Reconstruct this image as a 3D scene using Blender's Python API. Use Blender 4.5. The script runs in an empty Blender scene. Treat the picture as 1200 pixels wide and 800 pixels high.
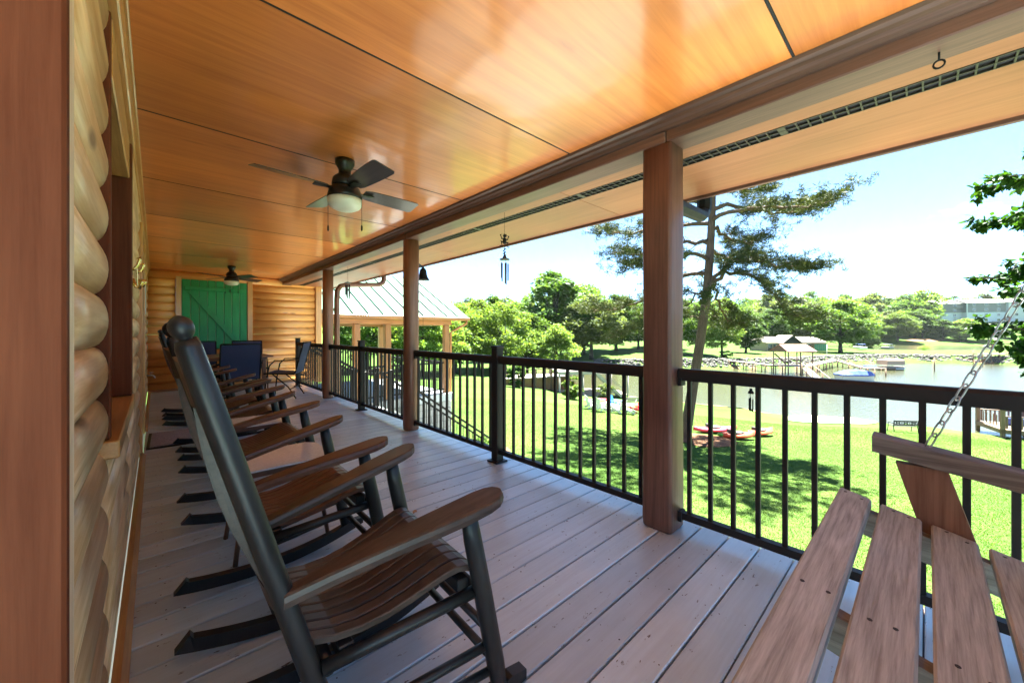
import bpy, math, random
import numpy as np
from mathutils import Vector, Matrix
R = math.radians
scene = bpy.context.scene
COL = scene.collection

# ------------------------------------------------------------------ camera
cam_d = bpy.data.cameras.new("camera")
cam = bpy.data.objects.new("camera", cam_d); COL.objects.link(cam)
cam_d.sensor_width = 36.0; cam_d.sensor_fit = 'HORIZONTAL'
cam_d.lens = 13.53; cam_d.shift_y = -0.0089
cam_d.clip_start = 0.02; cam_d.clip_end = 4000
YAW = 0.7473
cam.location = (0, 0, 1.12); cam.rotation_euler = (R(90), 0, -YAW)
scene.camera = cam

# ------------------------------------------------------------------ sky and sun
SUN_EL, SUN_AZ = R(67), math.atan2(0.97, 0.16)          # azimuth measured from +Y towards +X
world = bpy.data.worlds.new("World"); scene.world = world; world.use_nodes = True
wn = world.node_tree; wn.nodes.clear()
wo = wn.nodes.new('ShaderNodeOutputWorld'); wb = wn.nodes.new('ShaderNodeBackground')
sky = wn.nodes.new('ShaderNodeTexSky'); sky.sky_type = 'NISHITA'; sky.sun_disc = False
sky.sun_elevation = SUN_EL; sky.sun_rotation = SUN_AZ
sky.air_density = 0.37; sky.dust_density = 0.1; sky.ozone_density = 1.5; sky.altitude = 200
wb.inputs['Strength'].default_value = 0.056
# small fair-weather clouds scattered evenly over the whole sky
tc = wn.nodes.new('ShaderNodeTexCoord')
mp = wn.nodes.new('ShaderNodeMapping'); mp.inputs['Scale'].default_value = (1, 1, 2.4); mp.inputs['Location'].default_value = (0.13, 0.4, 0.0)
n1 = wn.nodes.new('ShaderNodeTexNoise'); n1.inputs['Scale'].default_value = 7.5; n1.inputs['Detail'].default_value = 5; n1.inputs['Roughness'].default_value = 0.5
cr = wn.nodes.new('ShaderNodeValToRGB'); cr.color_ramp.elements[0].position = 0.66; cr.color_ramp.elements[1].position = 0.80
cr.color_ramp.elements[1].color = (0.55, 0.55, 0.55, 1)
mx = wn.nodes.new('ShaderNodeMix'); mx.data_type = 'RGBA'; mx.inputs['B'].default_value = (7.0, 7.1, 7.4, 1)
wn.links.new(tc.outputs['Generated'], mp.inputs['Vector']); wn.links.new(mp.outputs['Vector'], n1.inputs['Vector'])
wn.links.new(n1.outputs['Fac'], cr.inputs['Fac']); wn.links.new(cr.outputs['Color'], mx.inputs['Factor'])
wn.links.new(sky.outputs['Color'], mx.inputs['A']); wn.links.new(mx.outputs['Result'], wb.inputs['Color'])
wn.links.new(wb.outputs['Background'], wo.inputs['Surface'])

sun_d = bpy.data.lights.new("sun", 'SUN'); sun_d.energy = 5.0; sun_d.angle = R(0.53); sun_d.color = (1.0, 0.95, 0.86)
sun = bpy.data.objects.new("sun", sun_d); COL.objects.link(sun)
to_sun = Vector((math.sin(SUN_AZ)*math.cos(SUN_EL), math.cos(SUN_AZ)*math.cos(SUN_EL), math.sin(SUN_EL)))
sun.rotation_euler = to_sun.to_track_quat('Z', 'Y').to_euler(); sun.location = (0, 0, 60)

scene.view_settings.view_transform = 'Standard'; scene.view_settings.look = 'None'
scene.view_settings.gamma = 1.0; scene.view_settings.exposure = 3.75; scene.view_settings.use_white_balance = True; scene.view_settings.white_balance_temperature = 6350; scene.view_settings.white_balance_tint = -4; scene.view_settings.use_curve_mapping = False
scene.render.engine = 'CYCLES'
scene.cycles.max_bounces = 8; scene.cycles.diffuse_bounces = 5; scene.cycles.glossy_bounces = 3
scene.cycles.transmission_bounces = 4; scene.cycles.transparent_max_bounces = 8
scene.cycles.caustics_reflective = False; scene.cycles.caustics_refractive = False
scene.cycles.use_denoising = True
scene.cycles.sample_clamp_indirect = 8

# ------------------------------------------------------------------ helpers
rnd = random.Random(7)
def loc(d, s):
    "point d metres out along the porch's outlook and s metres to its right"
    return (s*math.cos(YAW) + d*math.sin(YAW), -s*math.sin(YAW) + d*math.cos(YAW))
CY_, SY_ = math.cos(YAW), math.sin(YAW)

def tag(o, label, cat, group=None):
    o['label'] = label; o['category'] = cat
    if group: o['group'] = group
    return o
def struct(o): o['kind'] = 'structure'; return o
def stuff(o): o['kind'] = 'stuff'; return o
def empty(name, l=(0, 0, 0), rz=0.0, label=None, cat=None, group=None):
    o = bpy.data.objects.new(name, None); COL.objects.link(o)
    o.location = l; o.rotation_euler = (0, 0, rz); o.empty_display_size = 0.1
    if label: tag(o, label, cat, group)
    return o
def link(name, me, parent=None, l=None, rot=None):
    o = bpy.data.objects.new(name, me); COL.objects.link(o)
    if parent is not None: o.parent = parent
    if l is not None: o.location = l
    if rot is not None: o.rotation_euler = rot
    return o
def copy_tree(o, parent=None):
    c = o.copy(); COL.objects.link(c); c.parent = parent
    for ch in list(o.children): copy_tree(ch, c)
    return c

class MB:
    def __init__(s): s.v = []; s.f = []; s.sm = []
    def face(s, idx, smooth=False): s.f.append(tuple(idx)); s.sm.append(smooth)
    def add(s, vs, fs, smooth=False):
        b = len(s.v); s.v += [tuple(p) for p in vs]
        for f in fs: s.face([i+b for i in f], smooth)
        return s
    def box(s, x0, x1, y0, y1, z0, z1, bev=0.0):
        if x0 > x1: x0, x1 = x1, x0
        if y0 > y1: y0, y1 = y1, y0
        if z0 > z1: z0, z1 = z1, z0
        b = min(bev, (x1-x0)*.45, (y1-y0)*.45, (z1-z0)*.45)
        if b <= 0:
            vs = [(x, y, z) for x in (x0, x1) for y in (y0, y1) for z in (z0, z1)]
            fs = [(0,1,3,2),(4,6,7,5),(0,4,5,1),(2,3,7,6),(0,2,6,4),(1,5,7,3)]
            return s.add(vs, fs)
        X = (x0, x1); Y = (y0, y1); Z = (z0, z1); sg = (1, -1)
        vs = []; ix = {}
        for i in (0, 1):
            for j in (0, 1):
                for k in (0, 1):
                    for a in range(3):
                        p = [X[i]+sg[i]*b, Y[j]+sg[j]*b, Z[k]+sg[k]*b]
                        p[a] = (X[i], Y[j], Z[k])[a]
                        ix[(i, j, k, a)] = len(vs); vs.append(p)
        fs = []
        q = ((0,0),(1,0),(1,1),(0,1))
        for e in (0, 1):
            f = [ix[(e, u, w, 0)] for u, w in q]; fs.append(f if e else f[::-1])
            f = [ix[(u, e, w, 1)] for u, w in q]; fs.append(f[::-1] if e else f)
            f = [ix[(u, w, e, 2)] for u, w in q]; fs.append(f if e else f[::-1])
        for i in (0, 1):
            for j in (0, 1):
                f = [ix[(i,j,0,0)], ix[(i,j,1,0)], ix[(i,j,1,1)], ix[(i,j,0,1)]]; fs.append(f if (i ^ j) == 0 else f[::-1])
                f = [ix[(i,0,j,0)], ix[(i,0,j,2)], ix[(i,1,j,2)], ix[(i,1,j,0)]]; fs.append(f if (i ^ j) == 0 else f[::-1])
                f = [ix[(0,i,j,1)], ix[(1,i,j,1)], ix[(1,i,j,2)], ix[(0,i,j,2)]]; fs.append(f if (i ^ j) == 0 else f[::-1])
        for i in (0, 1):
            for j in (0, 1):
                for k in (0, 1):
                    f = [ix[(i,j,k,0)], ix[(i,j,k,1)], ix[(i,j,k,2)]]; fs.append(f if (i ^ j ^ k) else f[::-1])
        return s.add(vs, fs)
    def loft(s, rings, smooth=False, caps=True, closed=True):
        n = len(rings[0]); b = len(s.v)
        for r in rings: s.v += [tuple(p) for p in r]
        m = n if closed else n-1
        for i in range(len(rings)-1):
            for j in range(m):
                k = (j+1) % n
                s.face((b+i*n+j, b+i*n+k, b+(i+1)*n+k, b+(i+1)*n+j), smooth)
        if caps and closed:
            s.face([b+j for j in range(n)][::-1]); e = b+(len(rings)-1)*n
            s.face([e+j for j in range(n)])
        return s
    def tube(s, pts, rad, n=8, smooth=True, caps=True):
        pts = [Vector(p) for p in pts]
        if not hasattr(rad, '__len__'): rad = [rad]*len(pts)
        rings = []; u = None
        for i, p in enumerate(pts):
            t = (pts[min(i+1, len(pts)-1)] - pts[max(i-1, 0)])
            t = t.normalized() if t.length > 1e-9 else Vector((0, 0, 1))
            if u is None: u = t.orthogonal().normalized()
            u = (u - t*u.dot(t))
            u = u.normalized() if u.length > 1e-6 else t.orthogonal().normalized()
            w = t.cross(u)
            rings.append([p + (u*math.cos(2*math.pi*k/n) + w*math.sin(2*math.pi*k/n))*rad[i] for k in range(n)])
        return s.loft(rings, smooth, caps)
    def lathe(s, prof, c=(0, 0, 0), n=16, smooth=True, axis='Z'):
        rings = []
        for r, h in prof:
            ring = []
            for k in range(n):
                a = 2*math.pi*k/n; x, y = r*math.cos(a), r*math.sin(a)
                p = (x, y, h) if axis == 'Z' else ((h, x, y) if axis == 'X' else (y, h, x))
                ring.append((c[0]+p[0], c[1]+p[1], c[2]+p[2]))
            rings.append(ring)
        return s.loft(rings, smooth)
    def ball(s, c, r, n=10, m=7, sc=(1, 1, 1)):
        rings = []
        for i in range(1, m):
            a = math.pi*i/m
            rings.append([(c[0]+sc[0]*r*math.sin(a)*math.cos(2*math.pi*k/n), c[1]+sc[1]*r*math.sin(a)*math.sin(2*math.pi*k/n), c[2]-sc[2]*r*math.cos(a)) for k in range(n)])
        return s.loft(rings, True)
    def prism(s, poly, axis, a0, a1):
        "poly: 2-D points in the plane across axis (X: y,z  Y: x,z  Z: x,y)"
        def P(q, a): return (a, q[0], q[1]) if axis == 'X' else ((q[0], a, q[1]) if axis == 'Y' else (q[0], q[1], a))
        return s.loft([[P(q, a0) for q in poly], [P(q, a1) for q in poly]])
    def bar(s, p, q, w, h, up=(0, 0, 1), bev=0):
        "rectangular bar from p to q, w across and h along up"
        p, q, up = Vector(p), Vector(q), Vector(up); t = (q-p).normalized()
        a = t.cross(up)
        a = a.normalized() if a.length > 1e-6 else t.orthogonal().normalized()
        u = a.cross(t)
        rings = [[e+a*w/2*i+u*h/2*j for i, j in ((-1,-1),(1,-1),(1,1),(-1,1))] for e in (p, q)]
        return s.loft(rings)
    def mesh(s, name, mat):
        me = bpy.data.meshes.new(name); me.from_pydata(s.v, [], s.f); me.update()
        me.polygons.foreach_set('use_smooth', s.sm)
        if mat is not None: me.materials.append(mat)
        return me
    def fix(s):
        return s
    def build(s, name, mat, parent=None, l=None, rot=None):
        me = s.mesh(name, mat)
        import bmesh
        bm = bmesh.new(); bm.from_mesh(me); bmesh.ops.recalc_face_normals(bm, faces=bm.faces); bm.to_mesh(me); bm.free()
        return link(name, me, parent, l, rot)

def np_mesh(name, V, F, mat, smooth=False):
    me = bpy.data.meshes.new(name)
    V = np.asarray(V, np.float32); F = np.asarray(F, np.int32)
    me.vertices.add(len(V)); me.vertices.foreach_set('co', V.ravel())
    k = F.shape[1]; me.loops.add(F.size); me.loops.foreach_set('vertex_index', F.ravel())
    me.polygons.add(len(F)); me.polygons.foreach_set('loop_start', np.arange(0, F.size, k, dtype=np.int32))
    me.polygons.foreach_set('use_smooth', np.full(len(F), smooth, bool))
    if mat is not None: me.materials.append(mat)
    me.update(calc_edges=True); me.validate()
    return me

# ------------------------------------------------------------------ materials
def nmat(name):
    m = bpy.data.materials.new(name); m.use_nodes = True
    nt = m.node_tree; b = nt.nodes['Principled BSDF']
    return m, nt, b
def N(nt, t, **kw):
    n = nt.nodes.new('ShaderNode'+t)
    for k, v in kw.items():
        if k.startswith('i_'):
            key = k[2:].replace('_', ' ')
            n.inputs[key].default_value = v
        else: setattr(n, k, v)
    return n
def ramp(nt, stops):
    n = nt.nodes.new('ShaderNodeValToRGB'); e = n.color_ramp.elements
    while len(e) < len(stops): e.new(0.5)
    for i, (p, c) in enumerate(stops):
        e[i].position = p; e[i].color = (*c, 1) if len(c) == 3 else c
    return n
def coords(nt, scale, rand=True):
    t = N(nt, 'TexCoord'); m = N(nt, 'Mapping'); m.inputs['Scale'].default_value = scale
    if rand:
        oi = N(nt, 'ObjectInfo'); vm = N(nt, 'VectorMath', operation='MULTIPLY_ADD')
        cv = N(nt, 'CombineXYZ')
        for k, f in (('X', 37.0), ('Y', 53.0), ('Z', 71.0)):
            mm = N(nt, 'Math', operation='MULTIPLY'); mm.inputs[1].default_value = f
            nt.links.new(oi.outputs['Random'], mm.inputs[0]); nt.links.new(mm.outputs[0], cv.inputs[k])
        va = N(nt, 'VectorMath', operation='ADD')
        nt.links.new(t.outputs['Object'], va.inputs[0]); nt.links.new(cv.outputs[0], va.inputs[1])
        nt.links.new(va.outputs[0], m.inputs['Vector'])
        nt.nodes.remove(vm)
        return m.outputs['Vector'], oi, va.outputs[0]
    nt.links.new(t.outputs['Object'], m.inputs['Vector'])
    return m.outputs['Vector'], None, t.outputs['Object']
def wood(name, dark, light, axis='X', s=1.0, rough=0.45, coat=0.0, bump=0.12, vary=0.15, rings=0.35, coat_rough=0.12, spec=0.5, wear=None, knots=0.0):
    m, nt, b = nmat(name); L = nt.links.new
    k = {'X': 0, 'Y': 1, 'Z': 2}[axis]
    sc = [34*s]*3; sc[k] = 1.5*s
    v, oi, raw = coords(nt, sc)
    no = N(nt, 'TexNoise', i_Scale=2.2, i_Detail=7.0, i_Roughness=0.66, i_Distortion=0.35); L(v, no.inputs['Vector'])
    sc2 = [5*s]*3; sc2[k] = 0.45*s
    mp2 = N(nt, 'Mapping'); mp2.inputs['Scale'].default_value = sc2; L(raw, mp2.inputs['Vector'])
    wv = N(nt, 'TexNoise', i_Scale=1.0, i_Detail=2.0, i_Roughness=0.4); L(mp2.outputs[0], wv.inputs['Vector'])
    sn = N(nt, 'Math', operation='MULTIPLY'); sn.inputs[1].default_value = 55.0; L(wv.outputs['Fac'], sn.inputs[0])
    ss = N(nt, 'Math', operation='SINE'); L(sn.outputs[0], ss.inputs[0])
    ma = N(nt, 'Math', operation='MULTIPLY_ADD'); ma.inputs[1].default_value = 0.16*rings; L(ss.outputs[0], ma.inputs[0]); L(no.outputs['Fac'], ma.inputs[2])
    rp = ramp(nt, [(0.28, dark), (0.72, light)]); L(ma.outputs[0], rp.inputs['Fac'])
    big = N(nt, 'TexNoise', i_Scale=1.3, i_Detail=3.0); L(raw, big.inputs['Vector'])
    mr = N(nt, 'MapRange'); mr.inputs['From Min'].default_value = 0.3; mr.inputs['From Max'].default_value = 0.7
    mr.inputs['To Min'].default_value = 1-vary; mr.inputs['To Max'].default_value = 1+vary; L(big.outputs['Fac'], mr.inputs['Value'])
    mo = N(nt, 'MapRange'); mo.inputs['To Min'].default_value = 1-vary; mo.inputs['To Max'].default_value = 1+vary; L(oi.outputs['Random'], mo.inputs['Value'])
    pr = N(nt, 'Math', operation='MULTIPLY'); L(mr.outputs[0], pr.inputs[0]); L(mo.outputs[0], pr.inputs[1])
    vm = N(nt, 'VectorMath', operation='SCALE'); L(rp.outputs['Color'], vm.inputs[0]); L(pr.outputs[0], vm.inputs['Scale'])
    out = vm.outputs[0]
    if knots:
        mk = N(nt, 'Mapping'); kk = [5.5]*3; kk[k] = 1.5; mk.inputs['Scale'].default_value = kk; L(raw, mk.inputs['Vector'])
        vo = N(nt, 'TexVoronoi', i_Scale=1.0, i_Randomness=1.0); L(mk.outputs[0], vo.inputs['Vector'])
        kr = ramp(nt, [(0.045, (1, 1, 1)), (0.115, (0, 0, 0))]); L(vo.outputs['Distance'], kr.inputs['Fac'])
        mc = N(nt, 'Mapping'); kc = [70.0]*3; kc[k] = 1.1; mc.inputs['Scale'].default_value = kc; L(raw, mc.inputs['Vector'])
        cn = N(nt, 'TexNoise', i_Scale=1.0, i_Detail=3.0, i_Roughness=0.5); L(mc.outputs[0], cn.inputs['Vector'])
        ck = ramp(nt, [(0.70, (0, 0, 0)), (0.74, (0.8, 0.8, 0.8))]); L(cn.outputs['Fac'], ck.inputs['Fac'])
        mxk = N(nt, 'Math', operation='MAXIMUM'); L(kr.outputs['Color'], mxk.inputs[0]); L(ck.outputs['Color'], mxk.inputs[1])
        mlk = N(nt, 'Math', operation='MULTIPLY'); mlk.inputs[1].default_value = knots; L(mxk.outputs[0], mlk.inputs[0])
        mk2 = N(nt, 'Mix', data_type='RGBA'); mk2.inputs['B'].default_value = (dark[0]*.28, dark[1]*.22, dark[2]*.2, 1)
        L(mlk.outputs[0], mk2.inputs['Factor']); L(out, mk2.inputs['A']); out = mk2.outputs['Result']
    if wear:
        wn_ = N(nt, 'TexNoise', i_Scale=9.0, i_Detail=6.0, i_Roughness=0.7); L(raw, wn_.inputs['Vector'])
        wr = ramp(nt, [(wear[1], (0, 0, 0)), (wear[1]+0.06, (1, 1, 1))]); L(wn_.outputs['Fac'], wr.inputs['Fac'])
        wm = N(nt, 'Mix', data_type='RGBA'); wm.inputs['B'].default_value = (*wear[0], 1)
        L(wr.outputs['Color'], wm.inputs['Factor']); L(out, wm.inputs['A']); out = wm.outputs['Result']
    L(out, b.inputs['Base Color'])
    b.inputs['Roughness'].default_value = rough; b.inputs['Coat Weight'].default_value = coat; b.inputs['Coat Roughness'].default_value = coat_rough
    b.inputs['Specular IOR Level'].default_value = spec
    rr = N(nt, 'MapRange'); rr.inputs['To Min'].default_value = rough*0.75; rr.inputs['To Max'].default_value = min(1, rough*1.3); L(big.outputs['Fac'], rr.inputs['Value']); L(rr.outputs[0], b.inputs['Roughness'])
    bp = N(nt, 'Bump', i_Strength=bump, i_Distance=0.004); L(ma.outputs[0], bp.inputs['Height']); L(bp.outputs[0], b.inputs['Normal'])
    return m
def paint(name, col, rough=0.5, metal=0.0, noise=0.12, scale=8.0, bump=0.05, coat=0.0, vary=0.0, spec=0.5):
    m, nt, b = nmat(name); L = nt.links.new
    v, oi, raw = coords(nt, (1, 1, 1))
    no = N(nt, 'TexNoise', i_Scale=scale, i_Detail=6.0, i_Roughness=0.6); L(raw, no.inputs['Vector'])
    mr = N(nt, 'MapRange'); mr.inputs['From Min'].default_value = 0.25; mr.inputs['From Max'].default_value = 0.75
    mr.inputs['To Min'].default_value = 1-noise; mr.inputs['To Max'].default_value = 1+noise; L(no.outputs['Fac'], mr.inputs['Value'])
    fac = mr.outputs[0]
    if vary:
        mo = N(nt, 'MapRange'); mo.inputs['To Min'].default_value = 1-vary; mo.inputs['To Max'].default_value = 1+vary; L(oi.outputs['Random'], mo.inputs['Value'])
        pr = N(nt, 'Math', operation='MULTIPLY'); L(fac, pr.inputs[0]); L(mo.outputs[0], pr.inputs[1]); fac = pr.outputs[0]
    vm = N(nt, 'VectorMath', operation='SCALE'); vm.inputs[0].default_value = col; L(fac, vm.inputs['Scale'])
    L(vm.outputs[0], b.inputs['Base Color'])
    b.inputs['Metallic'].default_value = metal; b.inputs['Coat Weight'].default_value = coat; b.inputs['Specular IOR Level'].default_value = spec
    rr = N(nt, 'MapRange'); rr.inputs['To Min'].default_value = rough*0.8; rr.inputs['To Max'].default_value = min(1.0, rough*1.2); L(no.outputs['Fac'], rr.inputs['Value']); L(rr.outputs[0], b.inputs['Roughness'])
    if bump:
        bp = N(nt, 'Bump', i_Strength=bump, i_Distance=0.01); L(no.outputs['Fac'], bp.inputs['Height']); L(bp.outputs[0], b.inputs['Normal'])
    return m
def leafmat(name, c_dark, c_light, trans=0.35, rough=0.5, tint=None):
    m = bpy.data.materials.new(name); m.use_nodes = True; nt = m.node_tree; nt.nodes.clear(); L = nt.links.new
    g = N(nt, 'NewGeometry'); oi = N(nt, 'ObjectInfo')
    rp = ramp(nt, [(0.0, c_dark), (1.0, c_light)]); L(g.outputs['Random Per Island'], rp.inputs['Fac'])
    mo = N(nt, 'MapRange'); mo.inputs['To Min'].default_value = 0.72; mo.inputs['To Max'].default_value = 1.28; L(oi.outputs['Random'], mo.inputs['Value'])
    vm = N(nt, 'VectorMath', operation='SCALE'); L(rp.outputs['Color'], vm.inputs[0]); L(mo.outputs[0], vm.inputs['Scale'])
    d = N(nt, 'BsdfPrincipled', i_Roughness=rough); d.inputs['Specular IOR Level'].default_value = 0.08; L(vm.outputs[0], d.inputs['Base Color'])
    t = N(nt, 'BsdfTranslucent')
    hs = N(nt, 'Mix', data_type='RGBA', blend_type='MULTIPLY'); hs.inputs['Factor'].default_value = 1.0; hs.inputs['B'].default_value = (1.5, 1.45, 0.5, 1)
    L(vm.outputs[0], hs.inputs['A']); L(hs.outputs['Result'], t.inputs['Color'])
    ms = N(nt, 'MixShader'); ms.inputs['Fac'].default_value = trans; L(d.outputs[0], ms.inputs[1]); L(t.outputs[0], ms.inputs[2])
    o = N(nt, 'OutputMaterial'); L(ms.outputs[0], o.inputs['Surface'])
    return m

M = {}
def deck_material():
    m, nt, b = nmat('painted deck'); L = nt.links.new
    v, oi, raw = coords(nt, (1.2, 22, 22))
    no = N(nt, 'TexNoise', i_Scale=2.0, i_Detail=7.0, i_Roughness=0.65, i_Distortion=0.4); L(v, no.inputs['Vector'])
    big = N(nt, 'TexNoise', i_Scale=3.2, i_Detail=4.0, i_Roughness=0.6); L(raw, big.inputs['Vector'])
    rp = ramp(nt, [(0.25, (0.47, 0.585, 0.655)), (0.75, (0.57, 0.685, 0.755))]); L(big.outputs['Fac'], rp.inputs['Fac'])
    gr = N(nt, 'MapRange'); gr.inputs['From Min'].default_value = 0.3; gr.inputs['From Max'].default_value = 0.7; gr.inputs['To Min'].default_value = 0.9; gr.inputs['To Max'].default_value = 1.08; L(no.outputs['Fac'], gr.inputs['Value'])
    mo = N(nt, 'MapRange'); mo.inputs['To Min'].default_value = 0.84; mo.inputs['To Max'].default_value = 1.12; L(oi.outputs['Random'], mo.inputs['Value'])
    pr = N(nt, 'Math', operation='MULTIPLY'); L(gr.outputs[0], pr.inputs[0]); L(mo.outputs[0], pr.inputs[1])
    vm = N(nt, 'VectorMath', operation='SCALE'); L(rp.outputs['Color'], vm.inputs[0]); L(pr.outputs[0], vm.inputs['Scale'])
    # chipped paint flecks and scuffs, drawn out along the board
    mp = N(nt, 'Mapping'); mp.inputs['Scale'].default_value = (11, 26, 26); L(raw, mp.inputs['Vector'])
    ch = N(nt, 'TexNoise', i_Scale=1.6, i_Detail=5.0, i_Roughness=0.68); L(mp.outputs[0], ch.inputs['Vector'])
    cm = ramp(nt, [(0.645, (0, 0, 0)), (0.685, (1, 1, 1))]); L(ch.outputs['Fac'], cm.inputs['Fac'])
    mxx = N(nt, 'Mix', data_type='RGBA'); mxx.inputs['B'].default_value = (0.075, 0.068, 0.066, 1)
    L(cm.outputs['Color'], mxx.inputs['Factor']); L(vm.outputs[0], mxx.inputs['A']); L(mxx.outputs['Result'], b.inputs['Base Color'])
    rr = N(nt, 'MapRange'); b.inputs['Coat Weight'].default_value = 0.35; b.inputs['Coat Roughness'].default_value = 0.28; rr.inputs['To Min'].default_value = 0.24; rr.inputs['To Max'].default_value = 0.46; L(big.outputs['Fac'], rr.inputs['Value']); L(rr.outputs[0], b.inputs['Roughness'])
    bp = N(nt, 'Bump', i_Strength=0.22, i_Distance=0.004); L(no.outputs['Fac'], bp.inputs['Height']); L(bp.outputs[0], b.inputs['Normal'])
    return m
M['deck'] = deck_material()
M['ceiling'] = wood('stained ceiling plywood', (0.58, 0.165, 0.034), (0.76, 0.26, 0.060), 'X', 0.45, 0.34, 0.55, 0.05, 0.20, 0.40, 0.13, knots=0.3)
def wavy_coat(m, ior=1.5):
    'thick varnish with slow ripples that soften what it mirrors'
    nt = m.node_tree; b = nt.nodes['Principled BSDF']; t = N(nt, 'TexCoord'); n = N(nt, 'TexNoise', i_Scale=2.3, i_Detail=2.0)
    nt.links.new(t.outputs['Object'], n.inputs['Vector']); bp = N(nt, 'Bump', i_Strength=0.35, i_Distance=0.02)
    nt.links.new(n.outputs['Fac'], bp.inputs['Height']); nt.links.new(bp.outputs[0], b.inputs['Coat Normal']); b.inputs['Coat Weight'].default_value = 0.8; b.inputs['Coat IOR'].default_value = ior
wavy_coat(M['ceiling'])
M['soffit'] = wood('stained soffit plywood', (0.20, 0.070, 0.027), (0.28, 0.108, 0.046), 'Y', 0.5, 0.5, 0.1, 0.05, 0.15, 0.35, knots=0.45)
M['beam'] = wood('dark stained beam', (0.075, 0.036, 0.028), (0.145, 0.074, 0.056), 'Y', 0.8, 0.45, 0.1, 0.10, 0.12, spec=0.35, knots=0.6)
M['post'] = wood('dark stained log post', (0.085, 0.036, 0.026), (0.165, 0.075, 0.052), 'Z', 0.9, 0.45, 0.1, 0.12, 0.14, spec=0.35, knots=0.6)
M['post_lit'] = wood('lit tone stained log post', (0.14, 0.058, 0.03), (0.26, 0.12, 0.066), 'Z', 0.9, 0.42, 0.15, 0.12, 0.14, spec=0.4, knots=0.7)  # post stain lightened: the light falling on the round posts is in the colour
M['log_y'] = wood('varnished log siding', (0.60, 0.35, 0.145), (0.88, 0.64, 0.36), 'Y', 0.9, 0.45, 0.12, 0.2, 0.12, 0.9, knots=0.8)
M['log_x'] = wood('varnished log end wall', (0.68, 0.275, 0.072), (0.88, 0.44, 0.14), 'X', 0.8, 0.4, 0.2, 0.10, 0.10, 0.5, knots=0.7)
M['trim'] = wood('varnished trim', (0.52, 0.235, 0.07), (0.72, 0.38, 0.135), 'Z', 0.8, 0.35, 0.3, 0.08, 0.12)
M['pale_trim'] = wood('pale varnished trim', (0.66, 0.48, 0.28), (0.86, 0.72, 0.50), 'Z', 0.8, 0.5, 0.06, 0.06, 0.08, 0.6, knots=0.5)
M['trim_y'] = wood('varnished trim along wall', (0.44, 0.21, 0.062), (0.66, 0.37, 0.13), 'Y', 0.8, 0.35, 0.3, 0.08, 0.12, knots=0.5)
M['dark_trim'] = wood('red brown trim', (0.085, 0.020, 0.007), (0.145, 0.042, 0.017), 'Z', 0.9, 0.6, 0.0, 0.10, 0.08, 0.3, spec=0.12, knots=0.5)
M['rocker'] = wood('dark painted rocker', (0.008, 0.0075, 0.008), (0.020, 0.017, 0.018), 'Z', 1.0, 0.38, 0.0, 0.07, 0.15, spec=0.4)
M['rocker_slat'] = wood('worn brown rocker slat', (0.030, 0.019, 0.015), (0.075, 0.049, 0.039), 'X', 1.0, 0.36, 0.0, 0.08, 0.15, spec=0.4)
M['rocker_brown'] = wood('brown rocker slat', (0.065, 0.029, 0.018), (0.13, 0.060, 0.038), 'X', 1.0, 0.38, 0.0, 0.08, 0.15, spec=0.35)
M['swing'] = wood('weathered swing board', (0.27, 0.265, 0.24), (0.52, 0.525, 0.49), 'X', 2.4, 0.75, 0.0, 0.3, 0.05, 0.5, spec=0.2, knots=0.75)
M['swing_y'] = wood('weathered swing arm', (0.13, 0.11, 0.10), (0.26, 0.235, 0.215), 'Y', 1.6, 0.7, 0.0, 0.2, 0.08, 0.7, spec=0.25, knots=0.7)
M['swing_dark'] = wood('brown swing frame', (0.16, 0.08, 0.055), (0.27, 0.15, 0.105), 'Z', 1.2, 0.7, 0.0, 0.15, 0.08, 0.7, spec=0.2)
M['rail'] = paint('bronze powder coat', (0.020, 0.015, 0.014), 0.5, 0.0, 0.10, 30, 0.02, spec=0.22)
M['black'] = paint('black iron', (0.012, 0.011, 0.011), 0.6, 0.0, 0.15, 20, 0.04, spec=0.2)
M['fan'] = paint('fan bronze', (0.018, 0.015, 0.015), 0.35, 0.3, 0.1, 20, 0.02)
M['fan_blade'] = wood('fan blade', (0.035, 0.027, 0.026), (0.06, 0.047, 0.044), 'X', 1.0, 0.34, 0.2, 0.04, 0.06)
M['white'] = paint('white paint', (0.60, 0.60, 0.58), 0.5, 0, 0.05, 6, 0.03)
M['opal'] = paint('opal glass', (0.80, 0.77, 0.64), 0.35, 0, 0.02, 4, 0.0)
M['green'] = wood('green painted board', (0.018, 0.22, 0.075), (0.036, 0.33, 0.12), 'Z', 0.8, 0.5, 0.0, 0.12, 0.10, 0.3)
M['navy'] = paint('navy sling fabric', (0.022, 0.030, 0.085), 0.75, 0, 0.12, 90, 0.12)
M['granite'] = paint('speckled table glass', (0.76, 0.77, 0.76), 0.25, 0, 0.14, 90, 0.02, 0.3)
M['table_frame'] = paint('brown table frame', (0.12, 0.065, 0.04), 0.4, 0, 0.1, 20, 0.02)
M['oak'] = wood('brown table top', (0.17, 0.08, 0.045), (0.30, 0.15, 0.085), 'X', 0.8, 0.4, 0.2, 0.08, 0.12)
M['boxwood'] = paint('tan box', (0.42, 0.26, 0.14), 0.7, 0, 0.08, 10, 0.02)
M['brass'] = paint('brass', (0.72, 0.50, 0.18), 0.22, 1.0, 0.1, 12, 0.02)
M['steel'] = paint('zinc chain', (0.42, 0.42, 0.42), 0.35, 0.9, 0.15, 40, 0.02)
M['pewter'] = paint('pewter chime', (0.06, 0.066, 0.08), 0.45, 0.0, 0.12, 30, 0.02)
M['bronze'] = paint('brown aluminium', (0.03, 0.021, 0.017), 0.4, 0.0, 0.1, 20, 0.02)
M['darkgap'] = paint('vent mesh', (0.012, 0.012, 0.014), 0.8, 0, 0.1, 20, 0.0)
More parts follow.
